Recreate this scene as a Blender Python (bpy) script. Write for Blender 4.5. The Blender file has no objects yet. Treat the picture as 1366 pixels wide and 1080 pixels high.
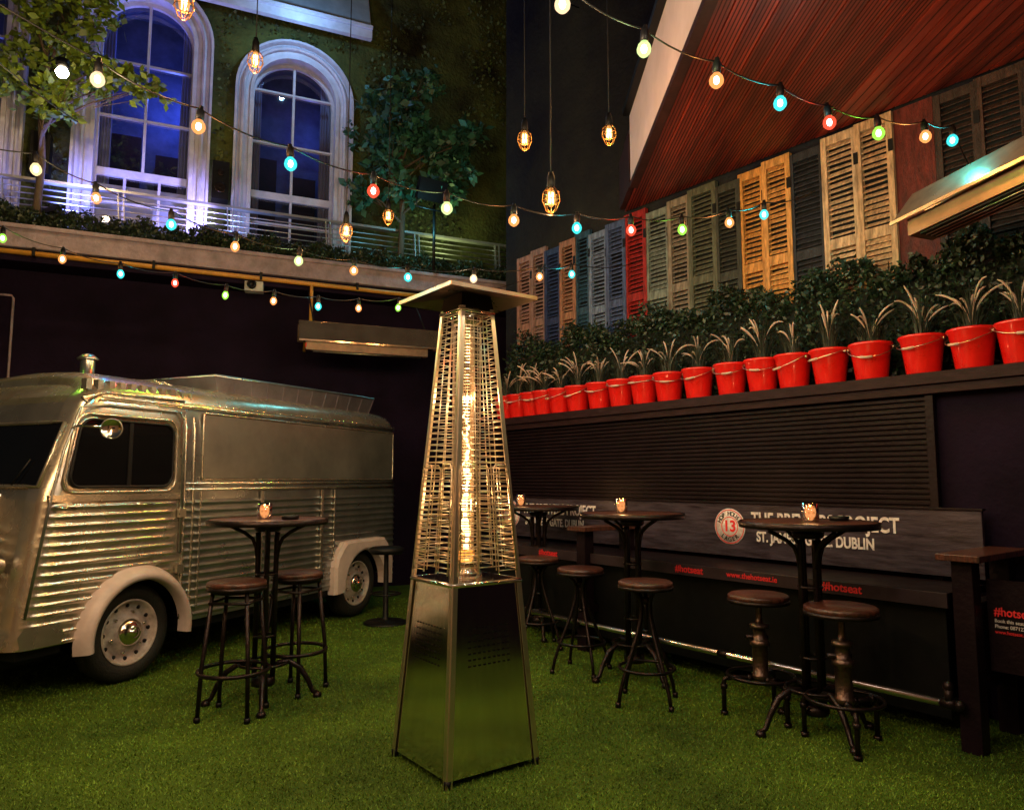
import bpy, bmesh, math, random
import numpy as np
from mathutils import Vector, Matrix
random.seed(7); rng=np.random.default_rng(7)
scene=bpy.context.scene
scene.view_settings.view_transform='Standard'; scene.view_settings.look='None'
scene.view_settings.exposure=0; scene.view_settings.gamma=1

# ---------------------------------------------------------------- frames (real plan directions of the walls / van)
def R(s,n,z): return Vector((2.77-.614*s+.789*n, 4.33+.789*s+.614*n, z))
def B(s,n,z): return Vector((.07+.913*s-.408*n, 10.0+.408*s+.913*n, z))
def F(s,n,z): return Vector((-.3+.913*s-.408*n, 10.9+.408*s+.913*n, z))
def V(s,w,z): return Vector((-2.58+.398*s-.917*w, 5.16+.917*s+.398*w, z))

# ---------------------------------------------------------------- materials
MATS={}
def pm(name,col,rough=.6,metal=0.,nscale=8.,namt=.35,bump=0.,bscale=40.,col2=None,stretch=(1,1,1),spec=None,island=0.,coat=0.,rvar=.0,detail=4):
    if name in MATS: return MATS[name]
    m=bpy.data.materials.new(name); m.use_nodes=True; MATS[name]=m
    nt=m.node_tree; N=nt.nodes; L=nt.links; b=N['Principled BSDF']
    b.inputs['Roughness'].default_value=rough; b.inputs['Metallic'].default_value=metal
    if spec is not None: b.inputs['Specular IOR Level'].default_value=spec
    if coat: b.inputs['Coat Weight'].default_value=coat
    tc=N.new('ShaderNodeTexCoord'); mp=N.new('ShaderNodeMapping'); mp.inputs['Scale'].default_value=stretch
    L.new(tc.outputs['Object'],mp.inputs['Vector'])
    no=N.new('ShaderNodeTexNoise'); no.inputs['Scale'].default_value=nscale; no.inputs['Detail'].default_value=detail
    no.inputs['Roughness'].default_value=.65
    L.new(mp.outputs[0],no.inputs['Vector'])
    cr=N.new('ShaderNodeValToRGB'); cr.color_ramp.elements[0].position=.35; cr.color_ramp.elements[1].position=.68
    c2=col2 if col2 else tuple(x*(1-namt) for x in col)
    cr.color_ramp.elements[0].color=(*c2,1); cr.color_ramp.elements[1].color=(*col,1)
    L.new(no.outputs['Fac'],cr.inputs['Fac'])
    out=cr.outputs[0]
    if island:
        ge=N.new('ShaderNodeNewGeometry'); hs=N.new('ShaderNodeHueSaturation')
        mr=N.new('ShaderNodeMapRange'); mr.inputs['To Min'].default_value=1-island; mr.inputs['To Max'].default_value=1+island
        L.new(ge.outputs['Random Per Island'],mr.inputs['Value']); L.new(mr.outputs[0],hs.inputs['Value'])
        L.new(out,hs.inputs['Color']); out=hs.outputs[0]
    L.new(out,b.inputs['Base Color'])
    if rvar:
        mr=N.new('ShaderNodeMapRange'); mr.inputs['To Min'].default_value=max(.02,rough-rvar); mr.inputs['To Max'].default_value=min(1,rough+rvar)
        n3=N.new('ShaderNodeTexNoise'); n3.inputs['Scale'].default_value=nscale*1.7; n3.inputs['Detail'].default_value=3
        L.new(mp.outputs[0],n3.inputs['Vector']); L.new(n3.outputs['Fac'],mr.inputs['Value']); L.new(mr.outputs[0],b.inputs['Roughness'])
    if bump:
        n2=N.new('ShaderNodeTexNoise'); n2.inputs['Scale'].default_value=bscale; n2.inputs['Detail'].default_value=2
        L.new(mp.outputs[0],n2.inputs['Vector'])
        bp=N.new('ShaderNodeBump'); bp.inputs['Strength'].default_value=bump; bp.inputs['Distance'].default_value=.02
        L.new(n2.outputs['Fac'],bp.inputs['Height']); L.new(bp.outputs[0],b.inputs['Normal'])
    return m
def em(name,col,strength,transp=0.):
    if name in MATS: return MATS[name]
    m=bpy.data.materials.new(name); m.use_nodes=True; MATS[name]=m
    nt=m.node_tree; N=nt.nodes; L=nt.links; N.remove(N['Principled BSDF']); o=N['Material Output']
    e=N.new('ShaderNodeEmission'); e.inputs[0].default_value=(*col,1); e.inputs[1].default_value=strength
    if transp>0:
        t=N.new('ShaderNodeBsdfTransparent'); mx=N.new('ShaderNodeMixShader'); mx.inputs[0].default_value=transp
        L.new(e.outputs[0],mx.inputs[1]); L.new(t.outputs[0],mx.inputs[2]); L.new(mx.outputs[0],o.inputs[0])
    else: L.new(e.outputs[0],o.inputs[0])
    m.cycles.emission_sampling='NONE'
    return m
def glass(name,tint=(1,1,1),base=.08):
    if name in MATS: return MATS[name]
    m=bpy.data.materials.new(name); m.use_nodes=True; MATS[name]=m
    nt=m.node_tree; N=nt.nodes; L=nt.links; N.remove(N['Principled BSDF']); o=N['Material Output']
    t=N.new('ShaderNodeBsdfTransparent'); t.inputs[0].default_value=(*tint,1)
    g=N.new('ShaderNodeBsdfGlossy'); g.inputs['Roughness'].default_value=.03
    f=N.new('ShaderNodeFresnel'); f.inputs[0].default_value=1.5
    a=N.new('ShaderNodeMath'); a.inputs[1].default_value=base; L.new(f.outputs[0],a.inputs[0])
    mx=N.new('ShaderNodeMixShader'); L.new(a.outputs[0],mx.inputs[0]); L.new(t.outputs[0],mx.inputs[1]); L.new(g.outputs[0],mx.inputs[2]); L.new(mx.outputs[0],o.inputs[0])
    return m

M_iron=pm('dark_iron',(.04,.028,.030),.34,.8,20,.5,.15,90,rvar=.12)
M_black=pm('black_metal',(.008,.008,.010),.45,.3,15,.4,spec=.3)
M_wood=pm('dark_wood',(.13,.040,.026),.32,0,9,.7,.3,30,stretch=(1,9,1),coat=.25,rvar=.12,col2=(.022,.009,.008))
M_steel=pm('stainless_steel',(.86,.81,.75),.12,1.,4,.25,.012,9,rvar=.05,col2=(.76,.71,.64),stretch=(6,6,.35))
M_steelr=pm('steel_wire',(.88,.76,.60),.28,1.,12,.3)
M_van=pm('van_paint_silver',(.70,.64,.54),.26,.9,3.,.25,.14,7,col2=(.46,.42,.36),rvar=.10)
M_van2=pm('van_panel_grey',(.40,.42,.43),.30,.9,2.5,.25,.16,6,rvar=.10,col2=(.24,.26,.27))
M_fend=pm('fender_cream',(.56,.46,.46),.35,.0,4,.3,.05,20,rvar=.1)
M_tyre=pm('tyre_rubber',(.010,.010,.010),.75,0,30,.3,.3,80)
M_rim=pm('rim_white',(.56,.48,.45),.4,0,14,.5,.05,40)
M_glassd=pm('dark_window_glass',(.004,.004,.005),.05,0,3,.2)
M_navy=pm('dark_wall_paint',(.012,.006,.020),.7,0,2.,.5,.25,25,spec=.06)
M_blackp=pm('black_slat_paint',(.012,.006,.010),.40,0,5,.4,.15,40,rvar=.1,spec=.13)
M_shelf=pm('shelf_timber',(.028,.013,.018),.5,0,5,.5,.2,30,stretch=(2,2,8),spec=.12)
M_moss=pm('mossy_render',(.10,.12,.035),.95,0,1.1,.8,1.,22,col2=(.014,.013,.010),detail=8,spec=.1)
M_moss2=pm('mossy_dark_wall',(.026,.027,.026),.9,0,.7,.7,.8,18,col2=(.006,.006,.016),detail=7,spec=.08)
M_conc=pm('concrete_ledge',(.36,.28,.34),.8,0,5,.5,.4,30,detail=7)
M_white=pm('white_moulding',(.54,.54,.68),.5,0,6,.25,.08,30)
M_pipey=pm('yellow_pipe',(.60,.28,.04),.45,0,8,.3)
M_rail=pm('galv_rail',(.5,.5,.54),.35,.8,10,.2)
M_red=pm('red_bucket_enamel',(.72,.010,.008),.3,0,5,.25,.02,20,coat=.3,rvar=.1)
M_soil=pm('soil',(.03,.02,.015),.9,0,30,.4,.5,60)
M_leafd=pm('hedge_leaf',(.016,.034,.015),.45,0,3,.6,island=.6)
M_leafd2=pm('balcony_leaf',(.018,.034,.013),.5,0,3,.5,island=.5)
M_leaft=pm('tree_leaf_yellow',(.15,.23,.018),.5,0,3,.4,island=.5)
M_leafb=pm('tree_leaf_blue',(.03,.12,.08),.5,0,3,.5,island=.5)
M_bark=pm('bark',(.10,.07,.05),.9,0,12,.5,.6,40,stretch=(1,1,.3))
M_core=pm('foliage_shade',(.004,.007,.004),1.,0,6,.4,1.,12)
M_blade=pm('fountain_grass_blade',(.026,.032,.022),.5,0,4,.4,island=.5)
M_plume=pm('fountain_grass_plume',(.58,.40,.34),.85,0,10,.3,island=.3)
M_turf=pm('turf_blade',(.16,.29,.026),.6,0,.9,.5,island=.45,col2=(.065,.125,.012),spec=.25)
M_soff=pm('red_stained_boards',(.22,.022,.011),.38,0,2.2,.5,.3,14,stretch=(6,.5,1),island=.3,rvar=.1,col2=(.065,.007,.005))
M_fascia=pm('fascia_white',(.78,.65,.74),.55,0,2,.2,.05,10)
M_brown=pm('dark_brown_timber',(.035,.009,.008),.6,0,4,.5,.2,30,spec=.2)
M_votg=glass('votive_glass',(1,.8,.6),.12)
M_tube=glass('heater_glass',(1,.95,.9),.02)
M_wing=glass('window_glass',(.75,.8,.9),.08)
M_flame=em('flame',(1,.62,.25),8)
M_glow=em('burner_glow',(1,.32,.05),2.)

# ---------------------------------------------------------------- mesh builder
class MB:
    def __init__(s): s.v=[];s.f=[];s.m=[];s.sm=[];s.mats=[]
    def mi(s,mat):
        if mat not in s.mats: s.mats.append(mat)
        return s.mats.index(mat)
    def add(s,vs,fs,mat,smooth=False):
        o=len(s.v); s.v+= [Vector(x) for x in vs]; k=s.mi(mat)
        for f in fs: s.f.append([o+i for i in f]); s.m.append(k); s.sm.append(smooth)
    def quad(s,a,b,c,d,mat): s.add([a,b,c,d],[(0,1,2,3)],mat)
    def ob(s,o,ux,uy,uz,mat):
        o,ux,uy,uz=Vector(o),Vector(ux),Vector(uy),Vector(uz)
        s.add([o,o+ux,o+ux+uy,o+uy,o+uz,o+ux+uz,o+ux+uy+uz,o+uy+uz],[(0,3,2,1),(4,5,6,7),(0,1,5,4),(1,2,6,5),(2,3,7,6),(3,0,4,7)],mat)
    def fb(s,Fn,a0,a1,n0,n1,z0,z1,mat):
        o=Fn(a0,n0,z0); s.ob(o,Fn(a1,n0,z0)-o,Fn(a0,n1,z0)-o,Vector((0,0,z1-z0)),mat)
    def box(s,c,sz,mat,rz=0):
        m=Matrix.Rotation(rz,3,'Z'); c=Vector(c); x=m@Vector((sz[0],0,0)); y=m@Vector((0,sz[1],0)); z=Vector((0,0,sz[2]))
        s.ob(c-x/2-y/2-z/2,x,y,z,mat)
    def tube(s,pts,r,n,mat,closed=False,caps=True):
        pts=[Vector(p) for p in pts]; N=len(pts); rs=r if isinstance(r,(list,tuple)) else [r]*N
        vs=[];prev=None
        for i,p in enumerate(pts):
            if closed: t=pts[(i+1)%N]-pts[i-1]
            else: t=pts[min(i+1,N-1)]-pts[max(i-1,0)]
            if t.length<1e-9: t=Vector((0,0,1))
            t.normalize()
            if prev is None:
                a=Vector((0,0,1)) if abs(t.z)<.9 else Vector((1,0,0))
                x=t.cross(a).normalized()
            else:
                x=(prev-t*prev.dot(t)).normalized()
            prev=x; y=t.cross(x)
            for k in range(n):
                a=2*math.pi*k/n; vs.append(p+(x*math.cos(a)+y*math.sin(a))*rs[i])
        fs=[]
        for i in range(N if closed else N-1):
            j=(i+1)%N
            for k in range(n):
                l=(k+1)%n; fs.append((i*n+k,i*n+l,j*n+l,j*n+k))
        if caps and not closed: fs.append(tuple(range(n-1,-1,-1))); fs.append(tuple((N-1)*n+k for k in range(n)))
        s.add(vs,fs,mat,n>4)
    def cyl(s,a,b,r,mat,n=12,r2=None): s.tube([a,b],[r,r if r2 is None else r2],n,mat)
    def ring(s,c,R_,r,mat,n=24,k=6,ax=None):
        c=Vector(c); X,Y=(Vector((1,0,0)),Vector((0,1,0))) if ax is None else ax
        s.tube([c+X*R_*math.cos(2*math.pi*i/n)+Y*R_*math.sin(2*math.pi*i/n) for i in range(n)],r,k,mat,closed=True)
    def lathe(s,prof,c,mat,n=20,axis=None,a0=0,a1=2*math.pi):
        c=Vector(c)
        if axis is None: X,Y,Z=Vector((1,0,0)),Vector((0,1,0)),Vector((0,0,1))
        else:
            Z=Vector(axis).normalized(); t=Vector((0,0,1)) if abs(Z.z)<.9 else Vector((1,0,0)); X=Z.cross(t).normalized(); Y=Z.cross(X)
        full=abs(a1-a0-2*math.pi)<1e-6; cnt=n if full else n+1
        vs=[]
        for (r,z) in prof:
            for k in range(cnt):
                a=a0+(a1-a0)*k/n; vs.append(c+X*r*math.cos(a)+Y*r*math.sin(a)+Z*z)
        fs=[]
        for i in range(len(prof)-1):
            for k in range(n):
                l=(k+1)%cnt; fs.append((i*cnt+k,i*cnt+l,(i+1)*cnt+l,(i+1)*cnt+k))
        s.add(vs,fs,mat,True)
    def sweep(s,path,prof_u,prof,mat,closed=False):
        vs=[];n=len(prof)
        for p,o in path:
            for (a,b) in prof: vs.append(Vector(p)+Vector(o)*a+Vector(prof_u)*b)
        fs=[]
        for i in range(len(path)-1):
            for k in range(n):
                l=(k+1)%n; fs.append((i*n+k,i*n+l,(i+1)*n+l,(i+1)*n+k))
        fs.append(tuple(range(n))); fs.append(tuple((len(path)-1)*n+k for k in range(n)))
        s.add(vs,fs,mat)
    def build(s,name,parent=None,recalc=True,bevel=0,origin=None):
        me=bpy.data.meshes.new(name)
        V_=s.v
        if origin is None:
            xs=[v.x for v in V_];ys=[v.y for v in V_];zs=[v.z for v in V_]
            o=Vector(((min(xs)+max(xs))/2,(min(ys)+max(ys))/2,min(zs)))
        else: o=Vector(origin)
        me.from_pydata([tuple(v-o) for v in V_],[],s.f)
        for mt in s.mats: me.materials.append(mt)
        me.polygons.foreach_set('material_index',s.m); me.polygons.foreach_set('use_smooth',s.sm)
        if recalc:
            bm=bmesh.new(); bm.from_mesh(me); bmesh.ops.recalc_face_normals(bm,faces=bm.faces); bm.to_mesh(me); bm.free()
        me.update()
        ob=bpy.data.objects.new(name,me); ob.location=o; scene.collection.objects.link(ob)
        if bevel:
            b=ob.modifiers.new('bevel','BEVEL'); b.width=bevel; b.segments=2; b.limit_method='ANGLE'; b.angle_limit=math.radians(50)
        if parent:
            ob.parent=parent; ob.location=o-parent.location
        return ob
def empty(name,loc):
    e=bpy.data.objects.new(name,None); e.location=loc; e.empty_display_size=.2; scene.collection.objects.link(e); return e
def point(name,loc,col,power,r=.03,parent=None):
    l=bpy.data.lights.new(name,'POINT'); l.color=col; l.energy=power; l.shadow_soft_size=r
    o=bpy.data.objects.new(name,l); o.location=loc; scene.collection.objects.link(o)
    if parent: o.parent=parent; o.location=Vector(loc)-parent.location
    return o
def spot(name,loc,tgt,col,power,ang=90,blend=.6,r=.05,parent=None):
    l=bpy.data.lights.new(name,'SPOT'); l.color=col; l.energy=power; l.shadow_soft_size=r; l.spot_size=math.radians(ang); l.spot_blend=blend
    o=bpy.data.objects.new(name,l); o.rotation_euler=(Vector(tgt)-Vector(loc)).to_track_quat('-Z','Y').to_euler(); o.location=loc; scene.collection.objects.link(o)
    if parent: o.parent=parent; o.location=Vector(loc)-parent.location
    return o
def leaves(name,pts,size,mat,aspect=.55,parent=None,flat=0.):
    n=len(pts); a=rng.normal(size=(n,3)); a[:,2]*=(1-flat); a/=np.linalg.norm(a,axis=1)[:,None]
    b=np.cross(a,rng.normal(size=(n,3))); b/=np.linalg.norm(b,axis=1)[:,None]
    L=size*(.6+.8*rng.random((n,1))); W=L*aspect
    v=np.empty((n,4,3)); v[:,0]=pts; v[:,1]=pts+a*L*.5+b*W*.5; v[:,2]=pts+a*L; v[:,3]=pts+a*L*.5-b*W*.5
    o=pts.mean(axis=0); v=(v-o).reshape(-1,3)
    me=bpy.data.meshes.new(name); me.vertices.add(n*4); me.vertices.foreach_set('co',v.ravel())
    me.loops.add(n*4); me.loops.foreach_set('vertex_index',np.arange(n*4)); me.polygons.add(n)
    me.polygons.foreach_set('loop_start',np.arange(n)*4); me.polygons.foreach_set('loop_total',np.full(n,4))
    me.materials.append(mat); me.update(); me.validate()
    ob=bpy.data.objects.new(name,me); ob.location=o; scene.collection.objects.link(ob)
    if parent: ob.parent=parent; ob.location=Vector(o)-parent.location
    return ob
def text(body,loc,xdir,size,mat,parent,name,align='LEFT',spacing=1.,ext=.001,bold=0,sx=1.):
    c=bpy.data.curves.new(name,'FONT'); c.body=body; c.size=size; c.align_x=align; c.align_y='CENTER'; c.extrude=ext; c.space_character=spacing
    c.offset=bold
    c.materials.append(mat); o=bpy.data.objects.new(name,c)
    x=Vector(xdir).normalized(); y=Vector((0,0,1)); z=x.cross(y)
    o.rotation_euler=Matrix((x,y,z)).transposed().to_euler(); o.location=Vector(loc)-parent.location; o.parent=parent; o.scale=(sx,1,1)
    scene.collection.objects.link(o); return o

# ---------------------------------------------------------------- camera, world
cam=bpy.data.cameras.new('camera'); co=bpy.data.objects.new('camera',cam); scene.collection.objects.link(co)
cam.sensor_width=36; cam.lens=36*980/1366; cam.clip_end=500
co.location=(0,0,1.37); co.rotation_euler=(math.pi/2+math.atan(100/980),0,0); scene.camera=co
w=bpy.data.worlds.new("World"); scene.world=w; w.use_nodes=True
nt=w.node_tree; sky=nt.nodes.new('ShaderNodeTexSky'); sky.sky_type='NISHITA'; sky.sun_disc=False
sky.sun_elevation=math.radians(2); sky.sun_rotation=math.radians(200)
nt.links.new(sky.outputs[0],nt.nodes['Background'].inputs[0]); nt.nodes['Background'].inputs[1].default_value=.018
sl=bpy.data.lights.new('moonlight','SUN'); sl.energy=.02; sl.angle=math.radians(2); sl.color=(.7,.8,1)
so=bpy.data.objects.new('moonlight',sl); so.rotation_euler=(math.radians(35),0,math.radians(20)); scene.collection.objects.link(so)

# ---------------------------------------------------------------- ground
mb=MB(); M_ground=pm('turf_base',(.11,.20,.018),.9,0,.9,.5,1.,160,col2=(.040,.080,.008),detail=6,spec=.2)
mb.quad((-60,-60,0),(60,-60,0),(60,60,0),(-60,60,0),M_ground); mb.build('ground',recalc=False,origin=(0,0,0))
n=230000
yy=2.2+6.6*rng.random(n)**1.6; xx=(-.75+1.5*rng.random(n))*yy
h=.005+.010*rng.random(n); a=rng.random(n)*6.283; wd=.0014+.0018*(yy/4); lean=rng.normal(size=(n,2))*.007
v=np.zeros((n,3,3)); v[:,0,0]=xx-np.cos(a)*wd; v[:,0,1]=yy-np.sin(a)*wd; v[:,1,0]=xx+np.cos(a)*wd; v[:,1,1]=yy+np.sin(a)*wd
v[:,2,0]=xx+lean[:,0]; v[:,2,1]=yy+lean[:,1]; v[:,2,2]=h
me=bpy.data.meshes.new('artificial_grass'); me.vertices.add(n*3); me.vertices.foreach_set('co',v.ravel()); me.loops.add(n*3)
me.loops.foreach_set('vertex_index',np.arange(n*3)); me.polygons.add(n); me.polygons.foreach_set('loop_start',np.arange(n)*3); me.polygons.foreach_set('loop_total',np.full(n,3))
me.materials.append(M_turf); me.update(); me.validate()
go=bpy.data.objects.new('artificial_grass',me); scene.collection.objects.link(go)

# unseen wall added behind the camera, for warm reflections in the steel
mb=MB(); M_brick=bpy.data.materials.new('brick'); M_brick.use_nodes=True; nt=M_brick.node_tree; bk=nt.nodes.new('ShaderNodeTexBrick'); tc=nt.nodes.new('ShaderNodeTexCoord'); mp=nt.nodes.new('ShaderNodeMapping'); mp.inputs['Rotation'].default_value=(math.pi/2,0,0)
nt.links.new(tc.outputs['Object'],mp.inputs['Vector']); nt.links.new(mp.outputs[0],bk.inputs['Vector']); bk.inputs['Scale'].default_value=4.5
bk.inputs['Color1'].default_value=(.38,.2,.12,1); bk.inputs['Color2'].default_value=(.28,.13,.08,1); bk.inputs['Mortar'].default_value=(.4,.36,.3,1)
nt.links.new(bk.outputs['Color'],nt.nodes['Principled BSDF'].inputs['Base Color']); nt.nodes['Principled BSDF'].inputs['Roughness'].default_value=.9
mb.box((-3.6,-3.2,2.5),(6.8,.3,5),M_brick); mb.box((3.8,-3.2,2.5),(5.6,.3,5),M_brick); mb.box((.4,-3.2,3.8),(1.2,.3,2.4),M_brick); mb.box((.4,-3.15,1.3),(1.18,.08,2.58),M_brown)
mb.box((-3,-3.02,2.55),(2.2,.06,.08),M_white); mb.box((-3,-3.02,1.0),(2.2,.06,.08),M_white); mb.box((-3,-3.03,1.77),(2.1,.04,1.46),M_glassd)
mb.build('unseen_brick_wall')

# ---------------------------------------------------------------- right wall
mb=MB()
mb.fb(R,-6,5.05,.56,.9,0,9,M_moss2)
mb.fb(R,5.05,5.35,.56,4.0,0,9,M_moss2)
mb.build('courtyard_wall')
mb=MB()
mb.fb(R,-6,4.9,.04,.5,0,1.90,M_navy)
mb.fb(R,.29,4.9,.012,.04,.95,1.895,M_blackp)
z=.98
while z<1.88:
    mb.fb(R,.30,4.88,-.012,.012,z,z+.022,M_blackp); z+=.034
mb.fb(R,.25,.30,-.02,.012,.6,1.895,M_blackp)
mb.fb(R,-6,4.95,-.05,.54,1.90,1.955,M_shelf)
mb.fb(R,-6,4.95,-.075,.3,1.957,2.03,M_shelf)
mb.build('slatted_planter_wall',bevel=.003)

def shutter(s0,s1,z0,z1,mat,dz=0):
    mb=MB(); g=.010; a,b=s1-g,s0+g
    st=.045; n0,n1=.50+random.uniform(-.012,.004),.535
    mb.fb(R,a,a+st,n0,n1,z0,z1,mat); mb.fb(R,b-st,b,n0,n1,z0,z1,mat)
    zm=z0+(z1-z0)*.52
    for zz,hh in((z0,.09),(zm,.08),(z1-.07,.07)): mb.fb(R,a+st+.001,b-st-.001,n0+.003,n1-.003,zz,zz+hh,mat)
    for lo,hi in((z0+.095,zm-.005),(zm+.085,z1-.075)):
        nn=int((hi-lo)/.042)
        for i in range(nn):
            zc=lo+(i+.5)*(hi-lo)/nn; t=random.uniform(.010,.019); k_=random.uniform(-.003,.003)
            o=R(a+st+.002,n0+.006,zc-t+k_); mb.ob(o,R(b-st-.002,n0+.006,zc-t-k_)-o,R(a+st+.002,n0+.03,zc+t)-o,Vector((0,0,.007)),mat)
    mb.fb(R,a+.005,b-.005,.538,.552,z0+.01,z1-.01,M_black)
    for zz in(z0+.25,z1-.3): mb.fb(R,a-.004,a+.03,n0-.006,n0-.001,zz,zz+.09,M_black)
    return mb.build('louvered_shutter')
def wm(nm,c,c2=None): return pm('shutter_'+nm,c,.6,0,9,.5,.5,40,col2=c2 or tuple(x*.3 for x in c),stretch=(4,4,.8),detail=7,spec=.3)
SH=[(504,478,'tan',(.46,.24,.20)),(478,453,'tanb',(.40,.24,.22)),(453,427,'navy',(.03,.05,.17)),(427,403,'tan2',(.45,.22,.14)),(403,381,'teal',(.03,.09,.17)),(381,355,'bluegrey',(.20,.27,.46)),(355,329,'navy2',(.09,.13,.30)),
(329,302,'red',(.42,.02,.015)),(302,273,'sage',(.24,.27,.24)),(273,248,'greybrown',(.28,.22,.17)),(248,219,'olive',(.12,.12,.08)),(219,194,'darkgreen',(.05,.05,.04)),(194,170,'oak',(.74,.32,.08)),(170,146,'oak2',(.78,.36,.11)),
(146,117,'charcoal',(.03,.03,.042)),(117,90,'stripped',(.74,.46,.28)),(90,64,'stripped2',(.70,.40,.22)),(64,36,'redwall',(.14,.018,.012)),(34,8,'dark3',(.05,.025,.02)),(8,-20,'dark4',(.07,.03,.022)),(-20,-48,'dark5',(.04,.02,.02)),(-48,-78,'dark6',(.06,.03,.025))]
for i,(a,b,nm,c) in enumerate(SH):
    if nm=='redwall':
        mb=MB(); mb.fb(R,b/100,a/100,.52,.555,2.0,4.06,wm(nm,c)); mb.build('painted_wall_panel'); continue
    z1=4.01+.035*math.sin(i*2.1)+(.03 if i>13 else 0)
    shutter(a/100,b/100,2.15,min(z1,4.055),wm(nm,c))

def hedge(name,Fn,s0,s1,n0,n1,z0,z1,N,size,mat,lump=.07,per=2.3):
    e=empty(name,Fn((s0+s1)/2,(n0+n1)/2,z0))
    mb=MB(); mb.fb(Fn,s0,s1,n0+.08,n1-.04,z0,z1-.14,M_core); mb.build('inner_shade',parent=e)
    s=s0+(s1-s0)*rng.random(N); u=rng.random(N)
    L=lump*(np.sin(s*per*3+1)+.7*np.sin(s*per*7.3)+.5*np.sin(s*per*15))
    front=u<.6
    zr=rng.random(N)
    L2=lump*np.sin(s*per*6+zr*7)
    nn=np.where(front,n0+.10*rng.random(N)**1.5-L*.4-L2*.5,n0+(n1-n0)*rng.random(N))
    zz=np.where(front,z0+(z1-z0+L)*zr**.85,z1+L-.12*rng.random(N)**1.6)
    zz+=rng.normal(size=N)*.012
    P_=np.array([Fn(0,0,0)])+np.outer(s,np.array(Fn(1,0,0)-Fn(0,0,0)))+np.outer(nn,np.array(Fn(0,1,0)-Fn(0,0,0)))
    P_[:,2]=zz
    leaves('leaves',P_,size,mat,parent=e)
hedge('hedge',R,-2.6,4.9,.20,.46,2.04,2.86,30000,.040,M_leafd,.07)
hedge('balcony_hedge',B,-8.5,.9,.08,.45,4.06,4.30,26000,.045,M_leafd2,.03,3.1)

for i,sc in enumerate([-78,-50,-22,4,33,66,95,123,149,177,209,240,268,296,324,354,380,405,425,448,470]):
    s=sc/100; c=R(s,.07,2.032); e=empty('red_bucket_planter',c)
    mb=MB(); r0,r1,h=.095,.133,.25
    mb.lathe([(0,0),(r0,0),(r0+.004,.012),(r1-.006,h-.03),(r1+.004,h-.02),(r1+.008,h-.008),(r1+.004,h),(r1-.008,h),(r1-.012,h-.03)],c,M_red,28)
    mb.lathe([(0,h-.035),(r1-.01,h-.035)],c,M_soil,16)
    th=random.uniform(-.5,.5); X0=(R(1,0,0)-R(0,0,0)); N0=(R(0,1,0)-R(0,0,0)); X=X0*math.cos(th)+N0*math.sin(th); Nn=N0*math.cos(th)-X0*math.sin(th)
    tl=random.uniform(-.1,.1); dr=random.uniform(.03,.08)
    hp=[]
    for k in range(13):
        a=math.pi*k/12; hp.append(c+X*math.cos(a)*(r1+.01)-Nn*math.sin(a)*(r1+.02)+Vector((0,0,h-.03-dr*math.sin(a)+tl*.2*math.cos(a))))
    mb.tube(hp,.0035,5,M_steelr)
    for sg in(-1,1): mb.cyl(c+X*sg*(r1-.002)+Vector((0,0,h-.03)),c+X*sg*(r1+.014)+Vector((0,0,h-.03)),.012,M_steelr,8)
    mid=hp[5:8]; mb.tube(mid,.009,6,M_plume)
    mb.build('bucket',parent=e)
    mb=MB(); big=random.uniform(.85,1.15)
    for k in range(80):
        a=random.uniform(0,6.283); L=big*random.uniform(.18,.40); out=random.uniform(.2,1.)*L*.60; d=Vector((math.cos(a),math.sin(a),0)); sd=Vector((-d.y,d.x,0))*.0032
        base=c+d*random.uniform(0,.07)+Vector((0,0,h-.03)); vs=[]
        for j in range(5):
            t=j/4; p=base+d*out*t**1.6+Vector((0,0,L*(t-.38*t**3*(out/L)*1.6))); wv=sd*(1-t*.9); vs+=[p-wv,p+wv]
        mb.add(vs,[(2*j,2*j+1,2*j+3,2*j+2) for j in range(4)],M_blade)
    for k in range(random.randint(5,9)):
        a=random.uniform(0,6.283); L=big*random.uniform(.24,.42); out=random.uniform(.05,.24); d=Vector((math.cos(a),math.sin(a),0))
        base=c+Vector((0,0,h-.03)); pts=[];rs=[]; droop=random.uniform(.1,.40)
        for j in range(11):
            t=j/10; pts.append(base+d*out*t**2+Vector((0,0,L*(t-droop*t**4)))); rs.append(.0012 if t<.6 else .0060*math.sin(math.pi*min(1,(t-.55)/.47))**.6+.0012)
        mb.tube(pts,rs,5,M_plume)
    mb.build('fountain_grass',parent=e,recalc=False)

# ---------------------------------------------------------------- soffit roof
mb=MB(); x=1.15
def ywall(x): return 7.25-(x-1.15)*(.789/.614)
while x<6.6:
    x1=x+.118; dz=random.uniform(0,.003)
    mb.add([(x,-2,4.08+dz),(x1,-2,4.08+dz),(x1,ywall(x1),4.08+dz),(x,ywall(x),4.08+dz),(x,-2,4.1),(x1,-2,4.1),(x1,ywall(x1),4.1),(x,ywall(x),4.1)],[(0,1,2,3),(4,5,6,7),(0,1,5,4),(1,2,6,5),(2,3,7,6),(3,0,4,7)],M_soff)
    for q in((.02,.045,.07,.095) if x<2.3 else (.059,)): mb.add([(x+q-.0045,-2,4.079),(x+q+.0045,-2,4.079),(x+q+.0045,ywall(x+q),4.079),(x+q-.0045,ywall(x+q),4.079)],[(0,1,2,3)],M_brown)
    x=x1+.009
mb.add([(1.15,-2,4.13),(6.6,-2,4.13),(6.6,ywall(6.6),4.13),(1.15,7.25,4.13),(1.15,-2,4.8),(6.6,-2,4.8),(6.6,ywall(6.6),4.8),(1.15,7.25,4.8)],[(0,1,2,3),(4,5,6,7),(0,1,5,4),(1,2,6,5),(2,3,7,6),(3,0,4,7)],M_brown)
mb.box((1.125,2.3,4.45),(.04,8.6,.66),M_fascia); mb.box((1.13,2.3,4.095),(.07,8.6,.05),M_brown)
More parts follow.
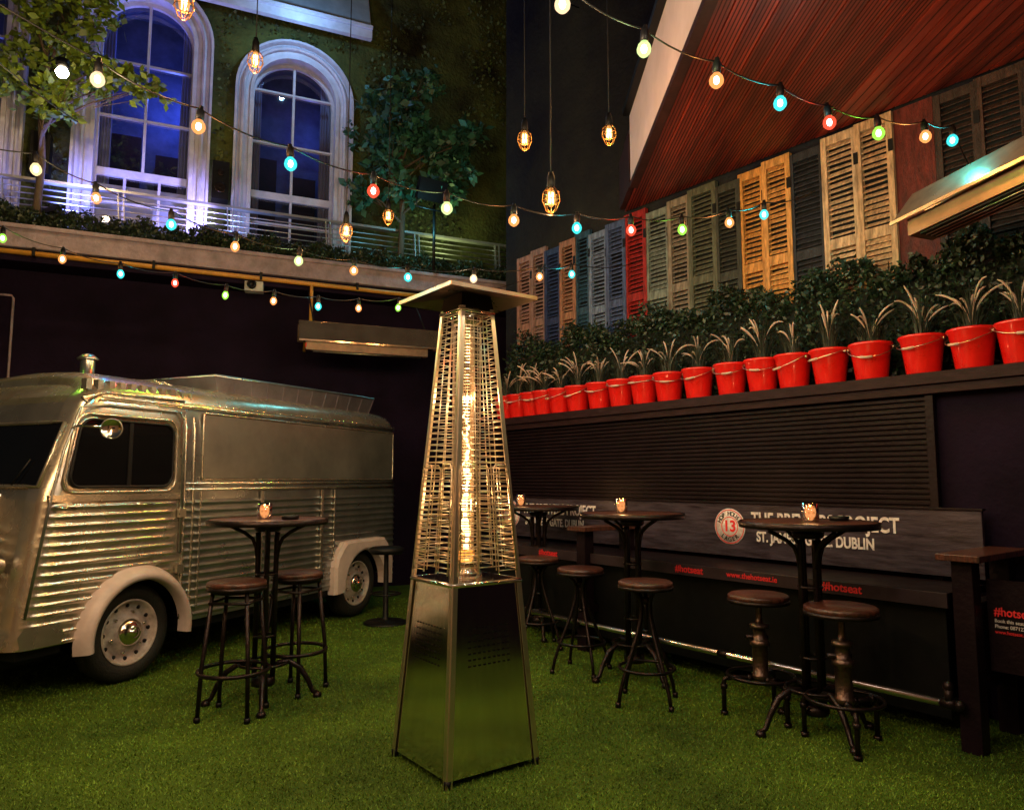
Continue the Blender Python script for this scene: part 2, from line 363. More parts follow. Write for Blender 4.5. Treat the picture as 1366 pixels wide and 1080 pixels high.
mb.box((1.10,2.3,4.80),(.12,8.6,.05),M_black); mb.box((1.12,6.92,4.35),(.05,.62,.5),M_brown)
mb.ob((1.9,2.2,4.055),(.05,.02,0),(1.55,2.32,0),(0,0,.022),M_brown)
mb.build('timber_soffit_roof')

# ---------------------------------------------------------------- back building
e=empty('back_building',B(-3,.5,0))
mb=MB(); mb.fb(B,-9,2.5,.45,.75,0,3.7,M_navy); mb.build('ground_floor_wall',parent=e)
mb=MB()
mb.fb(B,-9,1.2,0,.96,3.84,4.06,M_conc); mb.fb(B,-9,1.2,-.03,.06,4.04,4.09,M_conc); mb.fb(B,-9,1.2,.05,.96,3.70,3.838,M_navy)
mb.build('balcony_ledge',parent=e,bevel=.01)
wins=[(-6.85,.57,7.05),(-4.8,.57,7.05),(-2.955,.575,6.62)]; sill=4.5; top=14
mb=MB(); edges=[-10]
for (c,a,sp) in wins:
    edges+=[c-a,c+a]
edges.append(6)
for i in range(0,len(edges),2):
    mb.fb(F,edges[i],edges[i+1],0,.3,3.7,top,M_moss)
for (c,a,sp) in wins:
    mb.fb(F,c-a,c+a,0,.3,3.7,sill,M_moss)
    K=16
    for k in range(K):
        t0=math.pi-math.pi*k/K; t1=math.pi-math.pi*(k+1)/K
        p0=(c+a*math.cos(t0),sp+a*math.sin(t0)); p1=(c+a*math.cos(t1),sp+a*math.sin(t1))
        mb.quad(F(p0[0],0,p0[1]),F(p1[0],0,p1[1]),F(p1[0],0,top),F(p0[0],0,top),M_moss)
        mb.quad(F(p0[0],0,p0[1]),F(p1[0],0,p1[1]),F(p1[0],.3,p1[1]),F(p0[0],.3,p0[1]),M_white)
mb.build('mossy_upper_wall',parent=e,recalc=False)
N=26000; s=-2.0+6.5*rng.random(N); zz=4.2+7.5*rng.random(N)
den=np.sin(s*2.1+zz*.9)+np.sin(s*4.3-zz*1.7+2)+.8*np.sin(s*9.1+zz*6.3)+.6*np.sin(zz*11-s*5)
k=den>-.1; s=s[k];zz=zz[k]
s2=-7.5+5.4*rng.random(9000); z2=4.3+5*rng.random(9000); k2=np.ones(9000,bool)
for (c,a,sp) in wins: k2&=~((abs(s2-c)<.84)&(z2<sp+.84))
s=np.concatenate([s,s2[k2]]); zz=np.concatenate([zz,z2[k2]])
P_=np.array([F(0,-.02,0)])+np.outer(s,np.array(F(1,0,0)-F(0,0,0))); P_[:,2]=zz; P_+=rng.normal(size=P_.shape)*.018
leaves('climbing_moss',P_,.055,pm('moss_leaf',(.075,.10,.024),.7,0,2,.6,island=.6,col2=(.022,.028,.010)),.7,e)
nF=(F(0,1,0)-F(0,0,0))
for wi,(c,a,sp) in enumerate(wins):
    mb=MB(); path=[]
    uF=F(1,0,0)-F(0,0,0); Z=Vector((0,0,1))
    path.append((F(c-a,0,sill-.2),-uF))
    for k in range(25):
        t=math.pi-math.pi*k/24; o=uF*math.cos(t)+Z*math.sin(t); path.append((F(c+a*math.cos(t),0,sp+a*math.sin(t)),o))
    path.append((F(c+a,0,sill-.2),uF))
    mb.sweep(path,nF,[(-.03,.05),(-.03,-.05),(.02,-.05),(.02,.05)],M_white)
    mb.sweep(path,nF,[(.021,.04),(.021,-.02),(.075,-.03),(.075,.04)],M_white)
    mb.sweep(path,nF,[(.076,.03),(.076,-.08),(.10,-.10),(.125,-.08),(.125,.03)],M_white)
    mb.sweep(path,nF,[(.126,.03),(.126,-.03),(.165,-.035),(.18,-.11),(.21,-.11),(.21,.03)],M_white)
    mb.fb(F,c-a-.2,c+a+.2,-.16,.05,sill-.28,sill-.2,M_white)
    fr=.18
    def bar(s0,s1,z0,z1,d=0): mb.fb(F,s0,s1,fr+d,fr+.05+d,z0,z1,M_white)
    bar(c-a,c-a+.05,sill-.15,sp,.002); bar(c+a-.05,c+a,sill-.15,sp,.002)
    mid=5.25
    bar(c-a+.051,c+a-.051,mid-.05,mid+.05,-.004); bar(c-a+.051,c+a-.051,sill-.15,sill-.05)
    bar(c-.016,c+.016,mid+.051,sp+a,.003)
    for zz in(mid+.75,mid+1.5): bar(c-a+.051,c+a-.051,zz-.013,zz+.013,.006)
    for q in ((-.2,.2) if wi<2 else (0,)): bar(c+q-.015,c+q+.015,sill-.049,mid-.051,.003)
    bar(c-a+.051,c+a-.051,4.85,4.875,.006)
    path2=[(F(c+(a-.03)*math.cos(math.pi-math.pi*k/24),0,sp+(a-.03)*math.sin(math.pi-math.pi*k/24)),uF*math.cos(math.pi-math.pi*k/24)+Z*math.sin(math.pi-math.pi*k/24)) for k in range(25)]
    mb.sweep(path2,nF,[(-.02,fr),(-.02,fr+.05),(.029,fr+.05),(.029,fr)],M_white)
    mb.build('arched_window_frame',parent=e,recalc=True)
    mb=MB(); mb.quad(F(c-a,fr+.055,sill-.15),F(c+a,fr+.055,sill-.15),F(c+a,fr+.055,sp+a),F(c-a,fr+.055,sp+a),M_wing); mb.build('window_pane',parent=e,recalc=False)
    mb=MB(); M_room=pm('room_wall',(.12,.12,.2),.9,0,3,.5); M_cur=pm('curtain',(.30,.29,.42),.9,0,4,.3,.3,20,stretch=(8,8,.3))
    mb.fb(F,c-.8,c+.8,1.3,1.35,3.9,8,M_room); mb.fb(F,c-.85,c-.8,.3,1.35,3.9,8,M_room); mb.fb(F,c+.8,c+.85,.3,1.35,3.9,8,M_room); mb.fb(F,c-.85,c+.85,.3,1.35,8.,8.05,M_room)
    mb.fb(F,c-.5,c-.1,1.2,1.29,4.4,6.2,M_brown); mb.fb(F,c+.1,c+.45,1.0,1.25,4.0,5.9,M_brown)
    for sg in(-1,1):
        vs=[];N_=24
        for k in range(N_+1):
            ss=c+sg*(a+.05-(.22*k/N_)); nn=.42+.03*math.sin(k*1.6); vs+=[F(ss,nn,4.2),F(ss,nn,7.6)]
        mb.add(vs,[(2*k,2*k+1,2*k+3,2*k+2) for k in range(N_)],M_cur,True)
    if wi==1: mb.fb(F,c-a,c+a,.36,.37,4.2,5.15,pm('roller_blind',(.75,.75,.9),.9,0,3,.1))
    mb.build('window_room',parent=e,recalc=False)
    point('room_lamp',F(c+.3,.8,6.6),(.08,.16,1.),[9,40,9][wi],.05,e)
def flood(loc,tgt,col,power,sz=.16,ang=110,name='floodlight'):
    loc=Vector(loc); e2=empty(name,loc); d=(Vector(tgt)-loc).normalized(); x=d.cross(Vector((0,0,1))); x=x.normalized() if x.length>.01 else Vector((1,0,0)); y=x.cross(d)
    mb=MB(); mb.ob(loc-x*sz-y*sz*.7-d*.10,x*2*sz,y*1.4*sz,d*.08,M_black)
    for k in range(6): mb.ob(loc-x*sz*(.9-.32*k)-y*sz*.6-d*.15,x*.015,y*1.2*sz,d*.049,M_black)
    if power: mb.ob(loc-x*sz*.85-y*sz*.55-d*.019,x*1.7*sz,y*1.1*sz,d*.003,em('lens_'+name+str(round(col[0],2)),col,6))
    mb.tube([loc-x*(sz+.02)-d*.05,loc-x*(sz+.02)-d*.05-Vector((0,0,sz+.06)),loc+x*(sz+.02)-d*.05-Vector((0,0,sz+.06)),loc+x*(sz+.02)-d*.05],.012,6,M_black)
    mb.build('housing',parent=e2)
    if power: spot('lamp',loc+d*.02,tgt,col,power,ang,.8,.06,e2)
flood(F(-5.6,-.55,4.40),F(-4.9,.1,6.6),(.20,.26,1.),150)
flood(F(-4.0,-.6,4.35),F(-4.7,.1,5.3),(.46,.40,1.),200)
flood(F(-3.72,-.6,4.35),F(-2.9,.1,6.6),(.28,.42,1.),26)
flood(F(-6.3,-.55,4.4),F(-6.9,.1,6.4),(.3,.34,1.),26)
flood(F(-1.0,-.62,4.35),F(.2,.1,8.5),(.62,.75,.25),60,.12,130)  # added green uplight without a known fixture, brightens the mossy wall
flood(Vector((-1.03,9.3,5.14)),(-.4,8.4,4.6),(1,1,1),0,.2)
mb=MB(); mb.cyl((-1.03,9.42,4.1),(-1.03,9.42,5.0),.02,M_black); mb.build('floodlight_post')
for s_ in(-5.86,-3.88):
    mb=MB(); mb.fb(F,s_-.10,s_+.10,-.25,-.05,4.95,5.45,M_black)
    for zz,rr in((5.1,.07),(5.3,.04)): mb.lathe([(rr,.0),(rr,.01),(rr*.8,.012),(rr*.3,-.0),(0,.01)],F(s_,-.25,zz),M_iron,16,axis=-nF)
    mb.fb(F,s_-.02,s_+.02,-.05,.0,5.1,5.2,M_black); mb.build('loudspeaker')

mb=MB(); M_cang=pm('canopy_glass',(.35,.42,.5),.25,0,3,.3)
mb.fb(F,-4.3,-2.0,-.42,-.34,7.50,7.62,M_white); mb.fb(F,-4.3,-2.0,-.46,-.30,7.625,7.67,M_white)
for k in range(12):
    s=-4.28+k*.205; o=F(s,-.34,7.56); mb.ob(o,F(s+.035,-.34,7.56)-o,F(s,0,8.5)-o,Vector((0,0,.06)),M_white)
for k in range(5):
    t=k/5+.08; o=F(-4.28,-.34+.34*t,7.58+.82*t); mb.ob(o,F(-2.0,-.34+.34*t,7.58+.82*t)-o,F(-4.28,-.34+.34*t+.01,7.58+.82*t+.07)-o,Vector((0,0,.01)),M_white)
o=F(-4.3,-.33,7.66); mb.ob(o,F(-2,-.33,7.66)-o,F(-4.3,0,8.6)-o,Vector((0,0,.01)),M_cang)
mb.build('glazed_canopy')
point('canopy_lamp',F(-3.0,-.9,7.3),(.28,.60,1.),34)

mb=MB()
for zz in(4.42,4.49,4.56,4.63,4.70): mb.tube([B(-9,.56,zz),B(1.1,.56,zz)],.008,6,M_rail)
mb.fb(B,-9,1.1,.50,.60,4.77,4.80,M_rail)
s=-8.6
while s<1.0:
    o=B(s,.57,4.08); mb.ob(o,B(s+.012,.57,4.08)-o,B(s,.63,4.08)-o,B(s-.05,.53,4.77)-o,M_rail)
    o=B(s+.06,.57,4.08); mb.ob(o,B(s+.072,.57,4.08)-o,B(s+.06,.63,4.08)-o,B(s+.01,.53,4.77)-o,M_rail); s+=1.22
mb.build('balcony_railing')
mb=MB(); mb.tube([B(-9,-.05,3.78),B(-2.8,-.05,3.76),B(.6,-.05,3.74)],.028,8,M_pipey); mb.tube([B(-2.79,-.05,3.76),B(-2.79,-.05,3.3),B(-2.79,.3,3.2),B(-2.79,.42,3.0)],.022,8,M_pipey)
for k in range(8): s=-8+k*1.15; mb.fb(B,s,s+.03,-.09,.0,3.74,3.83,M_black)
mb.build('gas_pipe')
mb=MB(); mb.tube([B(-6.3,.43,3.4),B(-5.95,.43,3.4),B(-5.93,.43,3.37),B(-5.93,.43,0)],.014,6,M_conc); mb.build('wall_conduit')
mb=MB(); c=B(-3.45,-.05,3.70); mb.ob(c+Vector((-.11,-.03,-.1)),(.2,.05,0),(-.03,.12,0),(0,0,.12),pm('camera_housing',(.5,.5,.5),.5)); mb.lathe([(0,.0),(.04,.0),(.04,.05),(.05,.05),(.05,0)],c+Vector((-.01,-.06,-.04)),M_black,12,axis=(0.1,-1,0)); mb.cyl(c,c+Vector((0,.3,.1)),.02,M_black,8); mb.build('security_camera')

# ---------------------------------------------------------------- trees
def tree(name,base,ht,crown,N,size,mat,limbs):
    e=empty(name,base); base=Vector(base); mb=MB()
    top=base+Vector((.05,.02,ht)); mb.tube([base,base+Vector((.02,.03,ht*.35)),base+Vector((-.03,.0,ht*.7)),top],[.045,.038,.028,.012],8,M_bark)
    cs=[]
    for (dx,dy,dz,r) in crown:
        p=base+Vector((dx,dy,dz)); cs.append((p,r)); st=base+Vector((0,0,max(ht*.3,dz-.45)));
        mb.tube([st,(st+p)/2+Vector((0,0,.06)),p],[.018,.011,.004],6,M_bark)
        for q in range(3):
            e_=p+Vector((random.uniform(-1,1),random.uniform(-1,1),random.uniform(-.5,.8)))*r; mb.tube([(st+p)/2,e_],[.007,.002],4,M_bark)
    mb.build('trunk_and_limbs',parent=e)
    tot=sum(r**2 for _,r in cs); P_=[]
    for p,r in cs:
        k=int(N*r*r/tot); sub=rng.normal(size=(max(3,k//14),3))*r*.55
        idx=rng.integers(0,len(sub),k); q=np.array(p)+sub[idx]*np.array([1,1,.75])+rng.normal(size=(k,3))*r*.12; P_.append(q)
    leaves('leaves',np.concatenate(P_),size,mat,.62,e,.3)
tree('potted_tree',(-5.35,7.98,4.06),2.5,[(-.3,0,1.9,.35),(.15,0,2.3,.35),(.55,.05,2.0,.30),(.9,.05,1.85,.28),(1.15,0,1.75,.2),(.35,-.1,1.6,.22),(-.2,0,2.6,.4),(.5,0,2.65,.35),(.1,-.1,1.45,.15)],2300,.105,M_leaft,0)
tree('potted_tree',(-1.52,9.72,4.06),2.6,[(-.3,0,1.7,.3),(.2,0,2.1,.32),(.5,.05,1.8,.3),(.85,.05,2.0,.25),(-.1,0,2.5,.3),(.1,-.1,1.3,.28),(-.5,0,1.25,.2),(.65,0,1.35,.25),(.3,0,2.75,.2),(-.2,0,2.05,.3),(.9,0,1.5,.18)],2600,.12,M_leafb,0)
lp_=Vector((-4.42,6.85,5.35))
e=empty('tree_lamp',lp_); mb=MB(); mb.lathe([(0,-.06),(.04,-.04),(.06,0),(.04,.04),(0,.06)],lp_,em('tree_lamp_glow',(1,.80,.5),60),14); mb.lathe([(.03,.05),(.06,.06),(.06,.13),(0,.13)],lp_,M_black,12)
mb.tube([lp_+Vector((0,0,.12)),lp_+Vector((-.3,.5,.5)),(-5.33,7.95,6.1)],.008,6,M_black); mb.build('lamp_body',parent=e,recalc=False); point('lamp',lp_-Vector((0,.02,.10)),(1,.66,.28),48,.05,e)
point('added_balcony_fill',(-1.1,9.2,4.7),(.2,.9,1.),14,.05)  # bare fill light added to lift the balcony tree and mossy wall

# ---------------------------------------------------------------- infrared heaters
def irheater(name,a,b,out,hgt=.22,rods=True,rough=.3,dep=.20):
    a=Vector(a);b=Vector(b);o=Vector(out).normalized(); u=b-a; Z=Vector((0,0,1)); mb=MB()
    ms=pm('brushed_hood'+str(int(rough*100)),(.66,.52,.40),rough,.9,6,.3,.06,7,rvar=.06,col2=(.42,.32,.25))
    mb.ob(a+Z*hgt,u,o*dep-Z*hgt,o*.006+Z*.004,ms)
    mb.ob(a+Z*hgt,u,-o*.10-Z*.01,Z*.006,ms)
    mb.ob(a+o*dep-Z*.002,u,o*.012,Z*.02,ms)
    mb.ob(a-o*.10+Z*(hgt-.02),u,o*.006,-Z*(hgt-.03),ms)
    a2=a+u*.05-o*.04-Z*.09; mb.ob(a2,u*.86,o*dep,Z*.10,pm('heater_body',(.20,.12,.08),.45,.5,8,.4))
    mb.ob(a2-Z*.010+u*.04+o*.02,u*.78,o*(dep-.04),Z*.008,M_black)
    for k in range(4): mb.cyl(a2-Z*.016+u*.05+o*(.03+k*.2*dep),a2-Z*.016+u*.81+o*(.03+k*.2*dep),.003,M_steelr,5)
    un=u.normalized()
    mb.ob(a2-un*.004+o*.04+Z*.03,un*.004,o*.08,Z*.04,em('indicator_red',(1,.05,.02),.5))
    if rods:
        for t in(.1,.9): mb.cyl(a+u*t+Z*(hgt-.01),a+u*t+Z*(hgt+.5)-o*.6,.010,M_black,6)
    for t in(.02,.2,.4,.6,.8,.97): mb.lathe([(0,.004),(.007,.003),(.008,0)],a+u*t+o*(dep-.012)+Z*.02,M_black,8,axis=o+Z)
    mb.build(name)
uu=Vector((1.52,.62,0)).normalized(); nn=Vector((.38,-.92,0))
irheater('infrared_heater',(-2.42,8.2,2.93),(-2.42+uu.x*1.65,8.2+uu.y*1.65,2.93),nn,.24,True,.12,.085)
irheater('infrared_heater',(2.42,4.28,2.86),(2.42+.3*2.0,4.28-.7*2.0,3.03),(-.92,-.39,0),.22,False)
mb=MB(); mb.tube([(2.6,3.9,3.08),(3.2,4.5,3.15)],.012,6,M_black); mb.tube([(2.95,3.1,3.2),(3.8,3.9,3.25)],.012,6,M_black); mb.build('heater_bracket')

# ---------------------------------------------------------------- string lights
COL={'W':(1,.68,.38),'Y':(1,.76,.34),'O':(1,.32,.07),'R':(1,.06,.015),'C':(.03,.75,.75),'G':(.30,.85,.05),'L':(.65,.9,.30)}
def string(name,pts,cols,start,end,power=9,rad=.03,lcol=None):
    e=empty(name,Vector(pts[0])); mb=MB(); P_=[Vector(p) for p in pts]
    cab=[Vector(start)]+[p+Vector((0,0,.085)) for p in P_]+[Vector(end)]
    full=[]
    for i in range(len(cab)-1):
        for k in range(6):
            t=k/6; q=cab[i].lerp(cab[i+1],t); q.z-=.035*4*t*(1-t)*min(1,(cab[i+1]-cab[i]).length*2); full.append(q)
    full.append(cab[-1]); mb.tube(full,.004,5,M_black)
    for p,c in zip(P_,cols):
        col=COL[c]; t=Vector((random.uniform(-.12,.12),random.uniform(-.12,.12),1)).normalized()
        mb.lathe([(.0,.098),(.009,.097),(.012,.08),(.017,.075),(.018,.035),(.014,.03)],p,M_black,10,axis=t)
        r=rad*random.uniform(.94,1.04)
        mb.lathe([(.012,.036),(.015,.028),(r*.85,.016),(r,0),(r*.93,-.014),(r*.6,-.027),(r*.25,-.034),(0,-.035)],p,em('bulb_'+c,tuple(x*.9+.02 for x in col),1.9,.35),14,axis=t)
        mb.lathe([(0,.020),(.010,.013),(.013,0),(.010,-.012),(0,-.019)],p,em('filament_'+c,tuple(min(1,x*.6+.4) for x in col),30),8,axis=t)
        if power: point('bulb_light',p-Vector((0,0,.05)),lcol or col,power*(1.0 if c in'WYOL' else .7),.03,e)
    mb.build('cable_and_bulbs',parent=e,recalc=False)
def cv(t): 
    a=[int(x) for x in t.replace(' ',',').split(',')]; return [(a[i]/100,a[i+1]/100,a[i+2]/100) for i in range(0,len(a),3)]
string('added_string_lights',cv('19,260,315 53,279,309 87,297,306 121,316,306 151,334,306 184,353,310 218,371,317 244,390,324'),'WLOCRGOC',(-.35,2.2,3.45),(3.2,4.9,3.5),16)
string('added_string_lights',cv('-177,298,307 -141,316,295 -105,335,286 -69,353,280 -34,371,278 1,389,278 37,407,280 71,425,285 106,444,292 141,462,303 170,480,315'),'WOCRLOCRGOC',(-2.6,2.5,3.6),(2.35,5.5,3.6),17)
string('added_string_lights',[(-2.559,3.8,3.03),(-2.39,4.08,2.98),(-2.08,4.35,2.92),(-1.79,4.62,2.87),(-1.46,4.9,2.86),(-1.14,5.17,2.87),(-.79,5.45,2.9),(-.3,5.6,2.93),(.22,5.72,2.98),(.5,6.0,3.08)],'YOCOLOCWOC',(-3.2,3.4,3.15),(1.2,7.1,3.5),15)
string('added_string_lights',cv('-371,520,312 -336,535,301 -300,550,294 -265,565,291 -231,580,285 -197,595,284 -164,610,283 -133,625,285 -101,640,289 -60,660,296'),'GOCRGOCOGO',(-4.2,5.0,3.3),(.15,8.4,3.7),9,.027)
# unseen strings added around the camera, to light the van front and grass
string('added_string_lights',[(-1.5+1.1*k,1.95-.05*k,3.25-.05*math.sin(k/6*3.14)) for k in range(3)],'WYW',(-3.5,2.1,3.4),(2.2,1.6,3.4),24,lcol=(1,.80,.58))
string('added_string_lights',[(-2.2,-.4+.9*k,3.10) for k in range(4)],'WYWY',(-2.2,-1.6,3.3),(-2.6,4.2,3.5),52,lcol=(1,.60,.26))
string('added_string_lights',[(-.2+1.3*k,.6+.1*k,3.3) for k in range(3)],'WYW',(-1.2,.4,3.4),(3.4,1.4,3.4),20,lcol=(1,.74,.52))

for p in [(-1.71,3.6,3.84),(-1.66,4.5,4.07),(-1.28,5.5,3.28),(-1.13,6.5,3.77),(.09,5,3.78),(.22,4,2.95),(.69,5,3.82)]:
    p=Vector(p); e=empty('caged_pendant_light',p); mb=MB()
    mb.cyl(p+Vector((0,0,.12)),p+Vector((0,0,6.6-p.z)),.004,M_black,5)
    mb.lathe([(0,.15),(.012,.15),(.022,.12),(.024,.06),(.018,.055)],p,M_black,12)
    for k in range(8):
        a=math.pi*2*k/8; d=Vector((math.cos(a),math.sin(a),0)); mb.tube([p+d*.022+Vector((0,0,.06)),p+d*.045+Vector((0,0,.03)),p+d*.05+Vector((0,0,-.015)),p+d*.028+Vector((0,0,-.075)),p+d*.012+Vector((0,0,-.085))],.002,4,pm('cage_brass',(.5,.25,.08),.3,1))
    mb.ring(p+Vector((0,0,.03)),.045,.0025,MATS['cage_brass'],16,4); mb.ring(p+Vector((0,0,-.02)),.05,.0025,MATS['cage_brass'],16,4)
    mb.lathe([(.012,.055),(.022,.03),(.028,-.0),(.024,-.03),(.01,-.05),(0,-.052)],p,em('edison_glass',(1,.42,.1),1.6,.45),12)
    for k in range(5):
        a=k*1.256; mb.cyl(p+Vector((.012*math.cos(a),.012*math.sin(a),.03)),p+Vector((.014*math.cos(a+.5),.014*math.sin(a+.5),-.03)),.0025,em('edison_filament',(1,.62,.2),40),4)
    mb.build('pendant',parent=e,recalc=False); point('lamp',p-Vector((0,0,.11)),(1,.46,.15),11,.03,e)
mb=MB()
mb.tube([(-6,2.5,6.6),(-1.71,3.6,6.6),(.22,4,6.6),(6,5.4,6.7)],.006,5,M_black); mb.tube([(-6,3.6,6.6),(-1.66,4.5,6.6),(.09,5,6.6),(.69,5,6.6),(6,5,6.7)],.006,5,M_black); mb.tube([(-6,5.8,6.6),(-1.28,5.5,6.6),(-1.13,6.5,6.6),(1,8.0,6.7)],.006,5,M_black)
mb.build('catenary_wires')

# ---------------------------------------------------------------- van
van=empty('vintage_delivery_van',V(1.2,.97,0))
W=1.94; cx=W/2
half=[]
z=.36
while z<1.245:
    ph=(z-.36)/.059; half.append((-.011*max(0,math.sin(2*math.pi*ph))**1.2,z)); z+=.0074
half+=[(0,1.25),(0,1.30),(.0,1.5),(.008,1.75),(.018,1.88),(.035,1.95),(.07,2.01),(.13,2.055),(.22,2.09),(.35,2.12),(.55,2.145),(.8,2.16)]
nh=len(half)
prof=half+[(cx,2.165)]+[(W-w_,z_) for (w_,z_) in reversed(half)]
def sfront(z):
    if z>1.78: t=(z-1.78); return -.52+.25*t+1.2*t*t
    if z>1.28: return -.70+.18*(z-1.28)/.5
    return -.70-.13*(1.28-z)/.9
srear=3.28
stn=[0,.015,.04,.08,.12,.16]+[.2+.05*i for i in range(0,80)]
rows=[]
def pt(d,j):
    w_,z_=prof[j]; sf=sfront(z_); s=sf+d
    if s>srear: s=srear
    if abs(w_)<.02 and z_<1.25:
        if abs(s-.31)<.06 or s<sf+.10: w_=-.002
    ins=0
    if d<.16: ins=.16-math.sqrt(max(0,.16**2-(.16-d)**2))
    dr=srear-s
    if dr<.08: ins=max(ins,.08-math.sqrt(max(0,.08**2-(.08-dr)**2)))
    w2=cx+(w_-cx)*(1-ins/cx); z2=z_
    if z_>1.9: z2=z_-ins*.8*(z_-1.9)/.3
    return (s,w2,z2)
mb=MB(); vs=[]
for d in stn:
    row=[pt(d,j) for j in range(len(prof))]; rows.append(row); vs+= [V(*p) for p in row]
n=len(prof); fs=[];fs2=[]
def inwheel(s,z,r=.385): return min((s**2+(z-.33)**2)**.5,((s-2.63)**2+(z-.33)**2)**.5)<r
for i in range(len(rows)-1):
    for j in range(n-1):
        a=rows[i][j];b=rows[i+1][j+1]
        if abs(a[0]-rows[i+1][j][0])<1e-4: continue
        cs,cw,cz=(a[0]+b[0])/2,(a[1]+b[1])/2,(a[2]+b[2])/2
        if (cw<.05 or cw>W-.05) and inwheel(cs,cz): continue
        f=(i*n+j,i*n+j+1,(i+1)*n+j+1,(i+1)*n+j)
        (fs2 if (cs>.36 and cz<1.95) else fs).append(f)
mb.add(vs,fs,M_van,True); mb.add(vs,fs2,M_van2,True)
capf=[V(*rows[0][j]) for j in range(n)]; H_=n//2
mb.add(capf,[(j,j+1,n-2-j,n-1-j) for j in range(H_)],M_van)
mb.add([V(*rows[-1][j]) for j in range(n)],[(j,j+1,n-2-j,n-1-j) for j in range(H_)],M_van2)
ob=mb.build('body_shell',parent=van,recalc=True)
mb=MB()
mb.fb(V,-.72,3.2,.28,W-.28,.22,.9,M_black); mb.fb(V,.45,2.2,.03,W-.03,.27,.40,M_black); mb.fb(V,-.78,-.5,.05,W-.05,.30,.38,M_black)
mb.fb(V,.4,2.2,.0,.03,.335,.365,M_van2)
mb.build('chassis',parent=van)
mb=MB(); K=12; ring=[]
for i in range(K+1):
    a=i/K; zz=.42+.86*a; pr=.42*math.sqrt(max(0,1-(a-.15)**2*1.1)) if a>.15 else .42
    ring.append([V(sfront(zz)+.02,.40,zz),V(sfront(zz)-pr*.9,.50,zz),V(sfront(zz)-pr,cx,zz),V(sfront(zz)-pr*.9,W-.50,zz),V(sfront(zz)+.02,W-.40,zz)])
vs=[p for r in ring for p in r]; mb.add(vs,[(i*5+j,i*5+j+1,(i+1)*5+j+1,(i+1)*5+j) for i in range(K) for j in range(4)],M_van,True); mb.add(ring[-1],[(0,1,2,3,4)],M_van)
for i in range(9): zz=.52+.07*i; a=(zz-.42)/.86; pr=.42*math.sqrt(max(0,1-(a-.15)**2*1.1)) if a>.15 else .42; mb.tube([V(sfront(zz)-.01,.39,zz),V(sfront(zz)-pr*.9-.01,.50,zz),V(sfront(zz)-pr-.01,cx,zz),V(sfront(zz)-pr*.9-.01,W-.50,zz),V(sfront(zz)-.01,W-.39,zz)],.011,6,M_van)
for ww in(.22,W-.22): mb.lathe([(0,-.03),(.05,-.025),(.085,0),(.09,.02),(.085,.05),(.06,.12)],V(-.92,ww,.86),M_steel,20,axis=V(1,0,0)-V(0,0,0))
mb.fb(V,-1.28,-1.20,.1,W-.1,.40,.50,M_steel)
mb.build('snout_hood',parent=van)
mb=MB()
def fpt(w_,z_,off): 
    r=.16; x=0
    if w_<r: x=r-math.sqrt(r*r-(r-w_)**2)
    if w_>W-r: x=r-math.sqrt(r*r-(r-(W-w_))**2)
    return V(sfront(z_)+x-off,w_,z_)
for (w0,w1) in((.09,.93),(1.01,1.85)):
    K=8;vs=[]
    for i in range(K+1):
        ww=w0+(w1-w0)*i/K; vs+=[fpt(ww,1.33,.012),fpt(ww,1.74,.012)]
    mb.add(vs,[(2*i,2*i+1,2*i+3,2*i+2) for i in range(K)],M_glassd,True)
    lp=[fpt(w0+(w1-w0)*i/K,1.33,.014) for i in range(K+1)]+[fpt(w1-(w1-w0)*i/K,1.74,.014) for i in range(K+1)]
    mb.tube(lp,.013,6,M_van,closed=True)
mb.tube([fpt(.3,1.34,.03),fpt(.22,1.5,.03)],.006,5,M_black)
mb.build('windscreen',parent=van,recalc=False)
def rrect(s0,s1,z0,z1,r,off,skew=0):
    pts=[]
    for (cs,cz,a0) in((s1-r,z1-r,0),(s0+r,z1-r,90),(s0+r,z0+r,180),(s1-r,z0+r,270)):
        for k in range(6):
            a=math.radians(a0+18*k); ss=cs+r*math.cos(a); zz=cz+r*math.sin(a)
            pts.append(V(ss+skew*(zz-z0)*(1-(ss-s0)/(s1-s0)),off,zz))
    return pts
mb=MB()
lp=rrect(-.60,.27,1.29,1.80,.09,-.010,.17); mb.tube(lp,.012,6,M_van,closed=True)
lp=rrect(-.56,.235,1.325,1.765,.08,-.012,.17); mb.add(lp,[tuple(range(len(lp)))],M_glassd); lp2=rrect(-.56,.235,1.325,1.765,.08,-.016,.17); mb.tube(lp2,.010,6,M_black,closed=True)
mb.fb(V,-.14,-.11,-.022,-.008,1.33,1.76,M_black)
mb.tube([V(-.78,-.016,.55),V(-.66,-.016,1.28),V(-.60,-.014,1.55),V(-.50,-.012,1.84),V(-.3,-.004,1.87),V(.29,-.004,1.87),V(.325,-.012,1.82),V(.325,-.018,.85)],.009,6,M_van2)
mb.fb(V,-.68,.33,-.02,-.0,1.235,1.275,M_van)
mb.tube([V(.05,-.02,1.2),V(.05,-.05,1.2),V(-.08,-.05,1.205)],.010,6,M_steel)
mb.tube([V(-.63,-.01,1.2),V(-.63,-.045,1.2),V(-.52,-.045,1.19)],.010,6,M_steel)
for zz in(.7,1.1): mb.fb(V,.30,.36,-.035,-.01,zz,zz+.06,M_van)
mb.build('cab_door',parent=van,recalc=True)
mb=MB()
